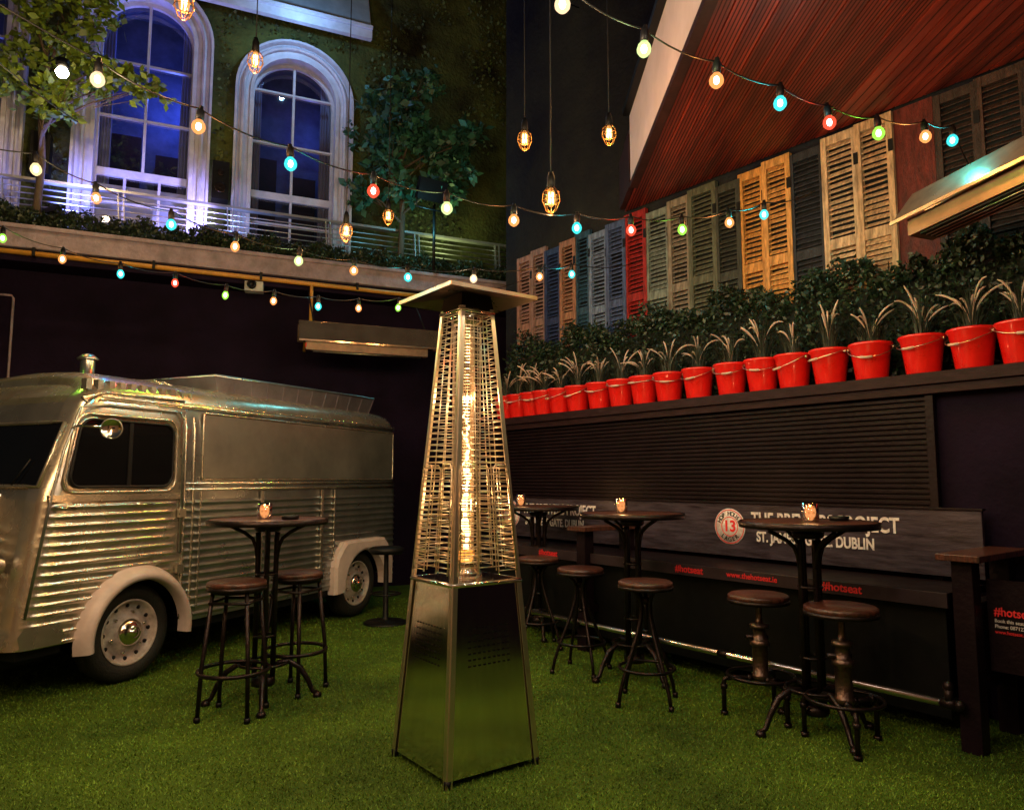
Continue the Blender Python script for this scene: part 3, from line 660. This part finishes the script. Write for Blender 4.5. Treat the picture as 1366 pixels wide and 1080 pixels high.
def fender(s0,r_in,r_out,proud,mat,a0=-8,a1=188):
    K=28; vs=[]
    P2=[(r_in,.0),(r_in,-proud),(r_in+.02,-proud-.015),((r_in+r_out)/2,-proud-.012),(r_out-.015,-proud*.45),(r_out,.0)]
    for k in range(K+1):
        a=math.radians(a0+(a1-a0)*k/K)
        for (r,wv) in P2: vs.append(V(s0+r*math.cos(a),wv,max(.2,.33+r*math.sin(a))))
    m=len(P2); mb.add(vs,[(k*m+j,k*m+j+1,(k+1)*m+j+1,(k+1)*m+j) for k in range(K) for j in range(m-1)],mat,True)
fender(0,.36,.455,.075,M_fend)
K=20; vs=[]
for k in range(K+1):
    a=math.radians(-5+190*k/K); r=.345; c_,s_=math.cos(a),math.sin(a); q=min(.50/max(abs(c_),1e-3),.45/max(abs(s_),1e-3)); q=min(q,.56)
    for (rr,wv) in((r,.02),(r,-.07),(r+.02,-.08),(q-.03,-.075),(q,-.05),(q,.02)): vs.append(V(2.63+rr*c_,wv,max(.25,.33+rr*s_)))
mb.add(vs,[(k*6+j,k*6+j+1,(k+1)*6+j+1,(k+1)*6+j) for k in range(K) for j in range(5)],M_fend,False)
mb.add([V(-.80,-.022,.37),V(-.55,-.022,.37),V(-.53,-.022,.42),V(-.56,-.022,.50),V(-.78,-.022,.50),V(-.82,-.022,.45)],[(0,1,2,3,4,5)],M_van)
mb.build('fenders',parent=van)
for (s0,ww) in((0,.06),(2.63,.06),(0,W-.06),(2.63,W-.06)):
    mb=MB(); sg=1 if ww<1 else -1; ax=-(V(0,1,0)-V(0,0,0))*sg; c=V(s0,ww,.332)
    mb.lathe([(.20,-.15),(.30,-.155),(.325,-.13),(.332,-.09),(.332,-.04),(.325,-.005),(.305,.018),(.26,.025),(.225,.012),(.215,-.01)],c,M_tyre,40,axis=ax)
    mb.lathe([(.222,.014),(.212,.020),(.205,.005),(.195,-.02),(.16,-.035),(.125,-.015),(.11,.004),(.085,.008)],c,M_rim,40,axis=ax)
    mb.lathe([(.092,.008),(.085,.03),(.06,.042),(.03,.048),(.028,.06),(0,.064)],c,M_steel,28,axis=ax)
    X=(V(1,0,0)-V(0,0,0))
    for k in range(6):
        a=2*math.pi*k/6+.3; p=c+X*.135*math.cos(a)+Vector((0,0,.135*math.sin(a))); mb.cyl(p+ax*(-.03),p+ax*(.002),.010,M_steel,8)
    for k in range(12):
        a=2*math.pi*k/12; p=c+X*.178*math.cos(a)+Vector((0,0,.178*math.sin(a))); mb.cyl(p+ax*(-.04),p+ax*(-.022),.014,M_black,8)
    mb.build('wheel',parent=van)
mb=MB()
for (za,off) in((1.92,-.004),(1.345,-.008),(1.30,-.012)): mb.tube([V(.37 if za<1.9 else -.35,off,za),V(3.2,off,za)],.010,6,M_van)
lp=rrect(.52,3.18,1.375,1.88,.02,-.006); mb.tube(lp,.009,5,M_van,closed=True); mb.add(rrect(.53,3.17,1.385,1.87,.015,-.0075),[tuple(range(24))],pm('hatch_panel',(.40,.40,.38),.36,.85,1.5,.3,.16,3,rvar=.12,col2=(.24,.25,.24)))
for j in(.36,.44): mb.tube([V(j,prof[q][0]-.006,prof[q][1]+.006) for q in range(0,nh,3)]+[V(j,.8,2.17)],.009,6,M_van)
for s in(1.15,1.95): mb.fb(V,s,s+.03,-.024,-.012,.42,1.28,M_van)
for s in(.5,2.15): mb.fb(V,s,s+.012,-.022,-.012,.42,1.28,M_van)
k=.4
while k<3.2: mb.lathe([(0,.004),(.006,.003),(.007,0)],V(k,-.002,1.945),M_steel,6,axis=V(0,-1,0)-V(0,0,0)); k+=.07
for k in range(9): mb.ob(V(-.42+k*.085,.060,1.97),V(-.42+k*.085+.04,.060,1.97)-V(-.42+k*.085,.060,1.97),V(0,.05,0)-V(0,0,0),Vector((0,0,.07)),M_van)
mb.tube([V(-.45,-.005,1.87),V(-.47,.02,1.90),V(-.3,.035,1.955),V(.36,.035,1.955)],.012,6,M_van)
mb.build('body_trim',parent=van)
mb=MB()
P0=[V(.95,.30,2.08),V(3.12,.30,2.06),V(3.12,1.64,2.06),V(.95,1.64,2.08)]; P1=[V(.85,.24,2.235),V(3.16,.24,2.27),V(3.16,1.70,2.27),V(.85,1.70,2.235)]
M_rimb=pm('hatch_rim_metal',(.30,.28,.35),.4,.8,3,.4,.1,8,rvar=.1)
mb.add(P0+P1,[(0,1,5,4),(1,2,6,5),(2,3,7,6),(3,0,4,7),(4,5,6,7)],M_rimb)
mb.tube(P1,.010,5,M_van2,closed=True)
for k in range(12): t=k/11; a=P0[0].lerp(P0[1],t);b=P1[0].lerp(P1[1],t); mb.tube([a,b],.005,4,M_rimb)
mb.build('roof_hatch_rim',parent=van)
mb=MB(); c=V(.05,.70,2.12); mb.lathe([(.06,0),(.06,.03),(.05,.035),(.05,.15)],c,M_van2,16); mb.lathe([(.07,.15),(.075,.16),(.04,.19),(0,.20)],c,M_van2,16); mb.build('roof_vent',parent=van)
mb=MB(); mb.tube([V(-.56,-.01,1.70),V(-.56,-.12,1.71),V(-.50,-.25,1.70)],.008,6,M_steel); mb.lathe([(0,-.02),(.04,-.018),(.062,-.005),(.066,.01),(.06,.018)],V(-.48,-.28,1.69),pm('mirror_back',(.28,.24,.22),.35,.3,9,.4),20,axis=(.3,-1,0)); mb.lathe([(.06,.017),(.055,.012),(0,.012)],V(-.48,-.28,1.69),M_steel,20,axis=(.3,-1,0)); mb.build('wing_mirror',parent=van)

# ---------------------------------------------------------------- patio heater
hc=Vector((-.235,3.78,0)); rot=math.radians(36.5)
heater=empty('patio_heater',hc)
def HC(half,z,k):
    a=rot+math.radians(-135+90*k); return hc+Vector((math.cos(a)*half*1.41421,math.sin(a)*half*1.41421,z))
HT=2.25
def hw(z): return .262-(.262-.098)*z/HT
mb=MB()
zt=.87; lo=[HC(hw(.03)-.006,.03,k) for k in range(4)]; hi=[HC(hw(zt)-.006,zt,k) for k in range(4)]
mb.add(lo+hi,[(0,1,5,4),(1,2,6,5),(2,3,7,6),(3,0,4,7),(4,5,6,7),(3,2,1,0)],M_steel)
mb.build('gas_cabinet',parent=heater)
mb=MB()
for k in range(4):
    for sg in(1,-1):
        def P_(z,inn): 
            c=HC(hw(z),z,k); d=(HC(hw(z),z,(k+sg)%4)-c).normalized(); return c,d
        c0,d0=P_(0,0); c1,d1=P_(HT,0); out0=(c0-hc); out0.z=0; out0.normalize()
        nrm=d0.cross(Vector((0,0,1))).normalized(); nrm=nrm if nrm.dot(out0)>0 else -nrm
        mb.add([c0,c0+d0*.028,c0+d0*.028+nrm*.004,c0+nrm*.004,c1,c1+d1*.022,c1+d1*.022+nrm*.004,c1+nrm*.004],[(0,1,2,3),(4,5,6,7),(0,1,5,4),(1,2,6,5),(2,3,7,6),(3,0,4,7)],pm('steel_post',(.92,.78,.64),.34,1.,10,.15))
    mb.cyl(HC(hw(0)-.012,0,k),HC(hw(0)-.012,.035,k),.018,M_black,8)
for zz in(.875,HT-.02):
    for k in range(4):
        a,b=HC(hw(zz),zz,k),HC(hw(zz),zz,(k+1)%4); mb.tube([a,b],.011,6,M_steel)
mb.add([HC(hw(.9)-.01,.885,k) for k in range(4)],[(0,1,2,3)],M_steel)
mb.build('frame',parent=heater)
mb=MB()
for k in range(4):
    z=.95
    while z<HT-.04:
        a,b=HC(hw(z),z,k),HC(hw(z),z,(k+1)%4); mb.tube([a.lerp(b,.05),a.lerp(b,.95)],.0026,5,M_steelr); z+=.030
    for t in(.36,.64):
        a=HC(hw(.93),.93,k).lerp(HC(hw(.93),.93,(k+1)%4),t); b=HC(hw(HT-.04),HT-.04,k).lerp(HC(hw(HT-.04),HT-.04,(k+1)%4),t); mb.tube([a,b],.003,5,M_steelr)
    for z in np.arange(.93,1.44,.024):
        a,b=HC(hw(z)+.012,z,k),HC(hw(z)+.012,z,(k+1)%4); mb.tube([a.lerp(b,.10),a.lerp(b,.36)],.0026,5,M_steelr); mb.tube([a.lerp(b,.64),a.lerp(b,.90)],.0026,5,M_steelr)
    for t0,t1 in((.10,.36),(.64,.90)):
        pts=[]
        for (z,t) in((.92,t0),(1.42,t0),(1.445,t0+.04),(1.445,t1-.04),(1.42,t1),(.92,t1)): pts.append(HC(hw(z)+.014,z,k).lerp(HC(hw(z)+.014,z,(k+1)%4),t))
        mb.tube(pts,.0035,5,M_steelr)
mb.build('wire_guard',parent=heater,recalc=False)
mb=MB()
mb.lathe([(.062,.90),(.062,HT-.06)],hc,M_tube,28)
mb.lathe([(.0,.885),(.085,.885),(.085,.91),(.066,.93),(.066,.95)],hc,M_steel,28)
mb.lathe([(.066,HT-.09),(.085,HT-.07),(.085,HT),(.0,HT)],hc,M_steel,28)
mb.build('glass_tube',parent=heater,recalc=False)
mb=MB()
for z in np.arange(.96,HT-.07,.016): mb.ring(hc+Vector((0,0,z)),.072,.0018,M_steelr,20,3)
for k in range(20):
    a=2*math.pi*k/20; d=Vector((math.cos(a)*.072,math.sin(a)*.072,0)); mb.tube([hc+d+Vector((0,0,.95)),hc+d+Vector((0,0,HT-.07))],.0016,3,M_steelr)
mb.build('burner_mesh',parent=heater,recalc=False)
mb=MB()
for (z0,z1,rr,ph) in((.97,1.46,.014,0),(1.36,1.62,.008,2.),(1.56,1.74,.004,4.)):
    pts=[];rs=[]
    for i in range(30):
        t=i/29; z=z0+(z1-z0)*t; pts.append(hc+Vector((.014*math.sin(t*9+ph)*(.3+t)+.005*math.sin(t*31),.012*math.cos(t*11+ph)*t,z))); rs.append(rr*math.sin(math.pi*(t**.55))**.8*(1+.45*math.sin(t*23+ph))+.001)
    mb.tube(pts,rs,10,M_flame)
mb.lathe([(.03,.96),(.045,.99),(.03,1.02)],hc,M_glow,16)
mb.build('flame',parent=heater,recalc=False)
point('flame_light',hc+Vector((0,0,1.80)),(1,.58,.26),4,.02,heater); point('flame_light_2',hc+Vector((.0,-.0,1.25)),(1,.56,.24),9,.03,heater)
mb=MB()
h0,h1=.262,.05; hz=HT+.065
mb.add([HC(h0,hz,k) for k in range(4)]+[HC(h1,hz+.06,k) for k in range(4)]+[HC(h0,hz-.02,k) for k in range(4)]+[HC(.09,hz+.005,k) for k in range(4)],
 [(0,1,5,4),(1,2,6,5),(2,3,7,6),(3,0,4,7),(4,5,6,7),(8,9,1,0),(9,10,2,1),(10,11,3,2),(11,8,0,3),(8,9,13,12),(9,10,14,13),(10,11,15,14),(11,8,12,15),(12,13,14,15)],pm('hood_metal',(.50,.36,.28),.3,1,6,.3,rvar=.1))
mb.add([HC(.10,HT-.005,k) for k in range(4)]+[HC(.088,hz+.005,k) for k in range(4)],[(0,1,5,4),(1,2,6,5),(2,3,7,6),(3,0,4,7)],M_black)
mb.build('reflector_hood',parent=heater)
mb=MB()
for k in range(4):
    for r in range(7):
        for c in range(9):
            z=.50+.028*r; t0=.22+.064*c; a=HC(hw(z)-.0045,z,k);b=HC(hw(z)-.0045,z,(k+1)%4); a2=HC(hw(z+.007)-.0045,z+.007,k);b2=HC(hw(z+.007)-.0045,z+.007,(k+1)%4)
            mb.quad(a.lerp(b,t0),a.lerp(b,t0+.034),a2.lerp(b2,t0+.034),a2.lerp(b2,t0),M_black)
mb.build('vent_slots',parent=heater,recalc=False)

# ---------------------------------------------------------------- tables
def table(c,rz=0,h=1.125,r=.37):
    c=Vector((c[0],c[1],0)); e=empty('bar_table',c); mb=MB()
    mb.lathe([(0,h-.022),(r-.02,h-.022),(r-.01,h-.02),(r-.01,h-.004),(r-.02,h),(0,h)],c,M_wood,40)
    mb.lathe([(r-.009,h-.035),(r,h-.035),(r+.002,h-.02),(r,h+.001),(r-.009,h+.001)],c,M_iron,40)
    for k in range(4):
        a=rz+math.pi/2*k; d=Vector((math.cos(a),math.sin(a),0)); P=lambda rr,z:c+d*rr+Vector((0,0,z))
        mb.tube([P(.055,.12),P(.055,1.0),P(.06,1.04)],.017,8,M_iron)
        mb.tube([P(.06,.88),P(.07,.95),P(.09,1.0),P(.14,1.04),P(.20,1.07),P(.24,1.09)],.012,8,M_iron)
        mb.tube([P(.055,.20),P(.09,.23),P(.15,.235),P(.22,.19),P(.27,.11),P(.30,.04),P(.335,.02)],[.014,.016,.018,.018,.016,.014,.016],8,M_iron)
        mb.lathe([(0,.0),(.024,0),(.03,.012),(.022,.03),(0,.034)],P(.33,0),M_iron,10)
        mb.tube([P(.055,.62),P(.035,.64),P(.02,.65)],.009,6,M_iron)
    mb.lathe([(0,.10),(.07,.10),(.075,.12),(.07,.15),(0,.15)],c,M_iron,16); mb.lathe([(0,1.045),(.07,1.045),(.085,1.06),(.085,1.08),(0,1.085)],c,M_iron,16)
    for zz in(.4,.78): mb.ring(c+Vector((0,0,zz)),.062,.008,M_iron,20,6)
    mb.ring(c+Vector((0,0,.235)),.15,.009,M_iron,24,6)
    mb.build('table',parent=e)
def votive(p):
    p=Vector(p); e=empty('candle_holder',p); mb=MB()
    mb.lathe([(.0,.004),(.038,.004),(.044,.100),(.047,.100),(.043,0),(0,0)],p,M_votg,20)
    for k in range(12):
        a=2*math.pi*k/12
        for z in(.02,.05,.08): mb.lathe([(0,.003),(.007,0)],p+Vector((math.cos(a),math.sin(a),0))*.0445+Vector((0,0,z)),M_votg,6,axis=(math.cos(a),math.sin(a),0))
    mb.lathe([(0,.005),(.036,.005),(.039,.085),(0,.070)],p,em('wax',(1,.58,.32),1.3),16)
    mb.lathe([(0,.066),(.006,.07),(.008,.078),(.004,.088),(0,.094)],p,em('candle_flame',(1,.7,.35),30),8)
    mb.build('holder',parent=e,recalc=False); point('flame_light',p+Vector((0,0,.125)),(1,.5,.18),3.,.02,e)
T=[((-1.555,4.74),.3,1.125),((.86,5.32),.5,1.135),((.24,6.75),.1,1.135),((1.66,4.17),.2,1.14)]
for c,rz,h in T: table(c,rz,h)
votive((-1.555,4.66,1.127)); votive((.78,5.30,1.137)); votive((.08,6.72,1.137)); votive((1.64,4.08,1.142))
mb=MB(); mb.lathe([(0,.003),(.045,.003),(.05,.025),(.055,.025),(.05,0),(0,0)],(-1.38,4.62,1.127),M_black,16); mb.build('ashtray')
mb=MB(); mb.lathe([(0,.003),(.045,.003),(.05,.025),(.055,.025),(.05,0),(0,0)],(1.85,4.2,1.142),M_black,16); mb.build('ashtray')

# ---------------------------------------------------------------- stools
def seat(mb,c,z,r,mat=M_wood): 
    mb.lathe([(0,z-.035),(r-.01,z-.035),(r,z-.028),(r,z-.008),(r-.012,z),(0,z)],c,mat,28)
    mb.lathe([(r-.02,z-.052),(r+.003,z-.052),(r+.003,z-.03),(r-.02,z-.03)],c,M_iron,28)
def stoolA(x,y,z=.78,r=.17,rz=0):
    c=Vector((x,y,0)); mb=MB(); seat(mb,c,z,r)
    for k in range(4):
        a=rz+math.pi/2*k; d=Vector((math.cos(a),math.sin(a),0)); mb.tube([c+d*.14+Vector((0,0,z-.04)),c+d*.19+Vector((0,0,.3)),c+d*.205],.013,8,M_iron)
        mb.cyl(c+d*.205,c+d*.206+Vector((0,0,.03)),.019,M_black,8)
        a2=a+math.pi/2; d2=Vector((math.cos(a2),math.sin(a2),0)); mb.tube([c+d*.16+Vector((0,0,z-.12)),c+d2*.16+Vector((0,0,z-.12))],.009,6,M_iron)
    mb.ring(c+Vector((0,0,.26)),.20,.012,M_iron,28,6); mb.ring(c+Vector((0,0,z-.06)),.14,.010,M_iron,24,6)
    mb.build('bar_stool')
def stoolB(x,y,z=.745,r=.17,rz=0):
    c=Vector((x,y,0)); mb=MB(); seat(mb,c,z,r)
    mb.cyl(c+Vector((0,0,.42)),c+Vector((0,0,z-.04)),.014,M_iron,10); mb.lathe([(0,.60),(.03,.60),(.035,.62),(.03,.64),(0,.64)],c,M_iron,14); mb.lathe([(0,.42),(.02,.42),(.02,.44),(0,.44)],c,M_iron,14)
    for k in range(4):
        a=rz+math.pi/2*k; d=Vector((math.cos(a),math.sin(a),0)); P=lambda rr,zz:c+d*rr+Vector((0,0,zz))
        mb.tube([P(.10,z-.05),P(.05,z-.10),P(.035,.60),P(.04,.52),P(.07,.42),P(.12,.30),P(.165,.20),P(.205,.09),P(.225,0)],.012,8,M_iron); mb.cyl(P(.225,0),P(.223,.03),.017,M_iron,8)
    mb.ring(c+Vector((0,0,.21)),.17,.010,M_iron,28,6)
    mb.build('bar_stool')
def stoolC(x,y,z=.715,r=.175,rz=0):
    c=Vector((x,y,0)); mb=MB(); seat(mb,c,z,r)
    mb.lathe([(0,.19),(.035,.19),(.038,.21),(.050,.215),(.050,.24),(.044,.245),(.044,.40),(.056,.405),(.056,.43),(.044,.435),(.036,.47),(.036,.50),(.054,.505),(.054,.525),(.022,.53),(.018,.56),(.018,z-.05)],c,pm('worn_brass_iron',(.20,.13,.11),.35,.9,15,.5,.2,60),20)
    mb.lathe([(0,z-.07),(.05,z-.065),(.06,z-.053),(0,z-.052)],c,M_iron,16)
    mb.cyl(c+Vector((-.08,0,.45)),c+Vector((.05,.01,.45)),.014,M_iron,8)
    for k in range(3):
        a=rz+math.pi*2/3*k; d=Vector((math.cos(a),math.sin(a),0)); P=lambda rr,zz:c+d*rr+Vector((0,0,zz))
        mb.tube([P(.03,.215),P(.185,.215),P(.205,.205),P(.212,.185),P(.212,.0)],.014,8,M_iron)
        for rr in(.055,.17): mb.cyl(P(rr,.215),P(rr+.02,.215),.02,M_iron,10)
        mb.cyl(P(.212,.15),P(.212,.175),.02,M_iron,10); mb.cyl(P(.212,0),P(.212,.022),.022,M_iron,10)
    mb.ring(c+Vector((0,0,.232)),.19,.010,M_iron,28,6)
    mb.build('industrial_pipe_stool')
def stoolD(x,y):
    c=Vector((x,y,0)); mb=MB(); mb.lathe([(0,.66),(.15,.66),(.17,.68),(.17,.71),(.14,.725),(0,.73)],c,M_black,24); mb.lathe([(.21,0),(.21,.012),(.19,.022),(.05,.03),(.028,.06),(.022,.66)],c,M_black,24); mb.ring(c+Vector((0,0,.28)),.14,.009,M_black,24,6)
    mb.tube([c+Vector((-.14,0,.28)),c+Vector((.14,0,.28))],.008,6,M_black); mb.build('pedestal_stool')
stoolA(-1.64,4.47,.775,.17,.75); stoolA(-1.43,4.98,.765,.165,.4)
stoolB(.84,4.72,.74,.17,.5); stoolB(.50,5.46,.735,.17,.3); stoolB(.22,6.25,.73,.17,.9)
stoolC(1.46,4.45,.70,.175,.9); stoolC(1.74,3.98,.71,.185,.35); stoolD(-1.22,7.25)

# ---------------------------------------------------------------- bench
bench=empty('wall_bench',R(2,-.3,0))
M_sign=pm('black_sign_board',(.012,.007,.014),.32,0,4,.4,.15,30,col2=(.06,.048,.075),stretch=(1,1,9),rvar=.12,detail=8,spec=.25)
mb=MB()
mb.fb(R,0,4.85,-.075,-.045,.80,1.19,M_sign); mb.fb(R,0,4.85,-.58,-.08,.735,.775,M_blackp); mb.fb(R,-.0,4.85,-.60,-.581,.695,.774,pm('seat_edge',(.04,.026,.036),.35,0,6,.4,spec=.3))
mb.fb(R,-.01,4.86,-.085,-.035,1.191,1.205,M_blackp)
mb.fb(R,.05,4.8,-.50,-.47,.1,.73,M_black)
mb.build('seat_and_back',parent=bench,bevel=.003)
mb=MB()
for s in(-.10,2.75):
    for n0 in(-.66,-.16): mb.fb(R,s-.05,s+.05,n0,n0+.1,0,.955,M_blackp)
    mb.fb(R,s-.04,s+.04,-.559,-.161,.30,.36,M_blackp); mb.fb(R,s-.04,s+.04,-.559,-.161,.68,.74,M_blackp)
    mb.fb(R,s-.11,s+.10,-.72,-.0,.956,.99,M_wood)
mb.fb(R,-.13,-.09,-.559,-.161,.36,.68,M_blackp)
mb.build('armrests',parent=bench,bevel=.004)
mb=MB(); rn=-.70
M_chrome=pm('rail_chrome',(.88,.83,.85),.25,1,10,.2)
mb.tube([R(-.02,rn,.235),R(4.6,rn,.235)],.020,10,M_chrome)
for s in(-.02,1.35,2.75,4.1):
    mb.tube([R(s,rn,.235),R(s,rn+.1,.235)],.016,8,M_iron); mb.cyl(R(s-.035,rn,.235),R(s+.035,rn,.235),.027,M_iron,10)
mb.lathe([(0,-.03),(.02,-.025),(.03,0),(.02,.025),(0,.03)],R(-.07,rn,.235),M_iron,12); mb.cyl(R(-.02,rn,.235),R(-.02,rn,.31),.022,M_iron,10); mb.lathe([(0,.03),(.02,.02),(.026,0),(.02,-.02)],R(-.02,rn,.32),M_iron,12)
mb.build('foot_rail',parent=bench)
M_prw=pm('print_white',(.84,.79,.84),.6,0,25,.5,col2=(.50,.45,.52)); M_prr=pm('print_red',(.8,.02,.03),.6,0,20,.2); M_prb=pm('print_black',(.03,.02,.02),.6)
xd=-(R(1,0,0)-R(0,0,0))
for (sl_,s1) in((1.72,1.53),(4.42,4.23)):
    text('THE BREWERS PROJECT',R(s1,-.078,1.08),xd,.135,M_prw,bench,'lettering',bold=.0035,sx=.74)
    text("ST. JAMES'S GATE, DUBLIN",R(s1-.04,-.078,.955),xd,.100,M_prw,bench,'lettering_small',bold=.003,sx=.74)
    mb=MB(); ax=-(R(0,1,0)-R(0,0,0))
    mb.lathe([(0,.004),(.135,.004),(.135,0)],R(sl_,-.075,1.02),M_prw,40,axis=ax); mb.lathe([(.128,.0055),(.122,.0055)],R(sl_,-.075,1.02),M_prr,40,axis=ax); mb.lathe([(.074,.0055),(.068,.0055)],R(sl_,-.075,1.02),M_prr,40,axis=ax); mb.build('round_logo',parent=bench,recalc=False)
    text('13',R(sl_,-.081,1.02),xd,.115,M_prr,bench,'numerals',align='CENTER',bold=.003)
    for word,a0,a1 in(('HOP HOUSE',155,25),('LAGER',-130,-50)):
        for i,ch in enumerate(word):
            a=math.radians(a0+(a1-a0)*i/(len(word)-1)); p=R(sl_-.096*math.cos(a),-.081,1.02+.096*math.sin(a))
            t=text(ch,p,xd,.045,M_prb,bench,'logo_letter',align='CENTER',bold=.001); ra=a-math.pi/2 if word!='LAGER' else a+math.pi/2
            t.rotation_euler=(t.rotation_euler.to_matrix()@Matrix.Rotation(ra,3,'Z')).to_euler()
for s in(.70,1.82,3.35): text('#hotseat',R(s,-.602,.738),xd,.068,M_prr,bench,'hashtag',bold=.0012)
text('www.thehotseat.ie',R(1.38,-.602,.738),xd,.050,M_prr,bench,'web_address',bold=.0008)
mb=MB(); mb.fb(R,-.42,-.40,-.5,.03,.45,.93,M_black); mb.build('side_board',parent=bench)
# printed end board in the bay beside the post, facing the yard
mb=MB(); mb.fb(R,-.42,-.16,-.52,-.50,.40,.86,M_blackp); mb.build('end_board',parent=bench)
text('#hotseat',R(-.19,-.523,.70),xd,.060,M_prr,bench,'hashtag_side',bold=.001,sx=.85)
for k,tx in enumerate(("Book this seat now","Phone: 0871234567","www.hotseat.ie")): text(tx,R(-.19,-.523,.655-.028*k),xd,.025,M_prr if k==2 else M_prw,bench,'side_text',sx=.9)
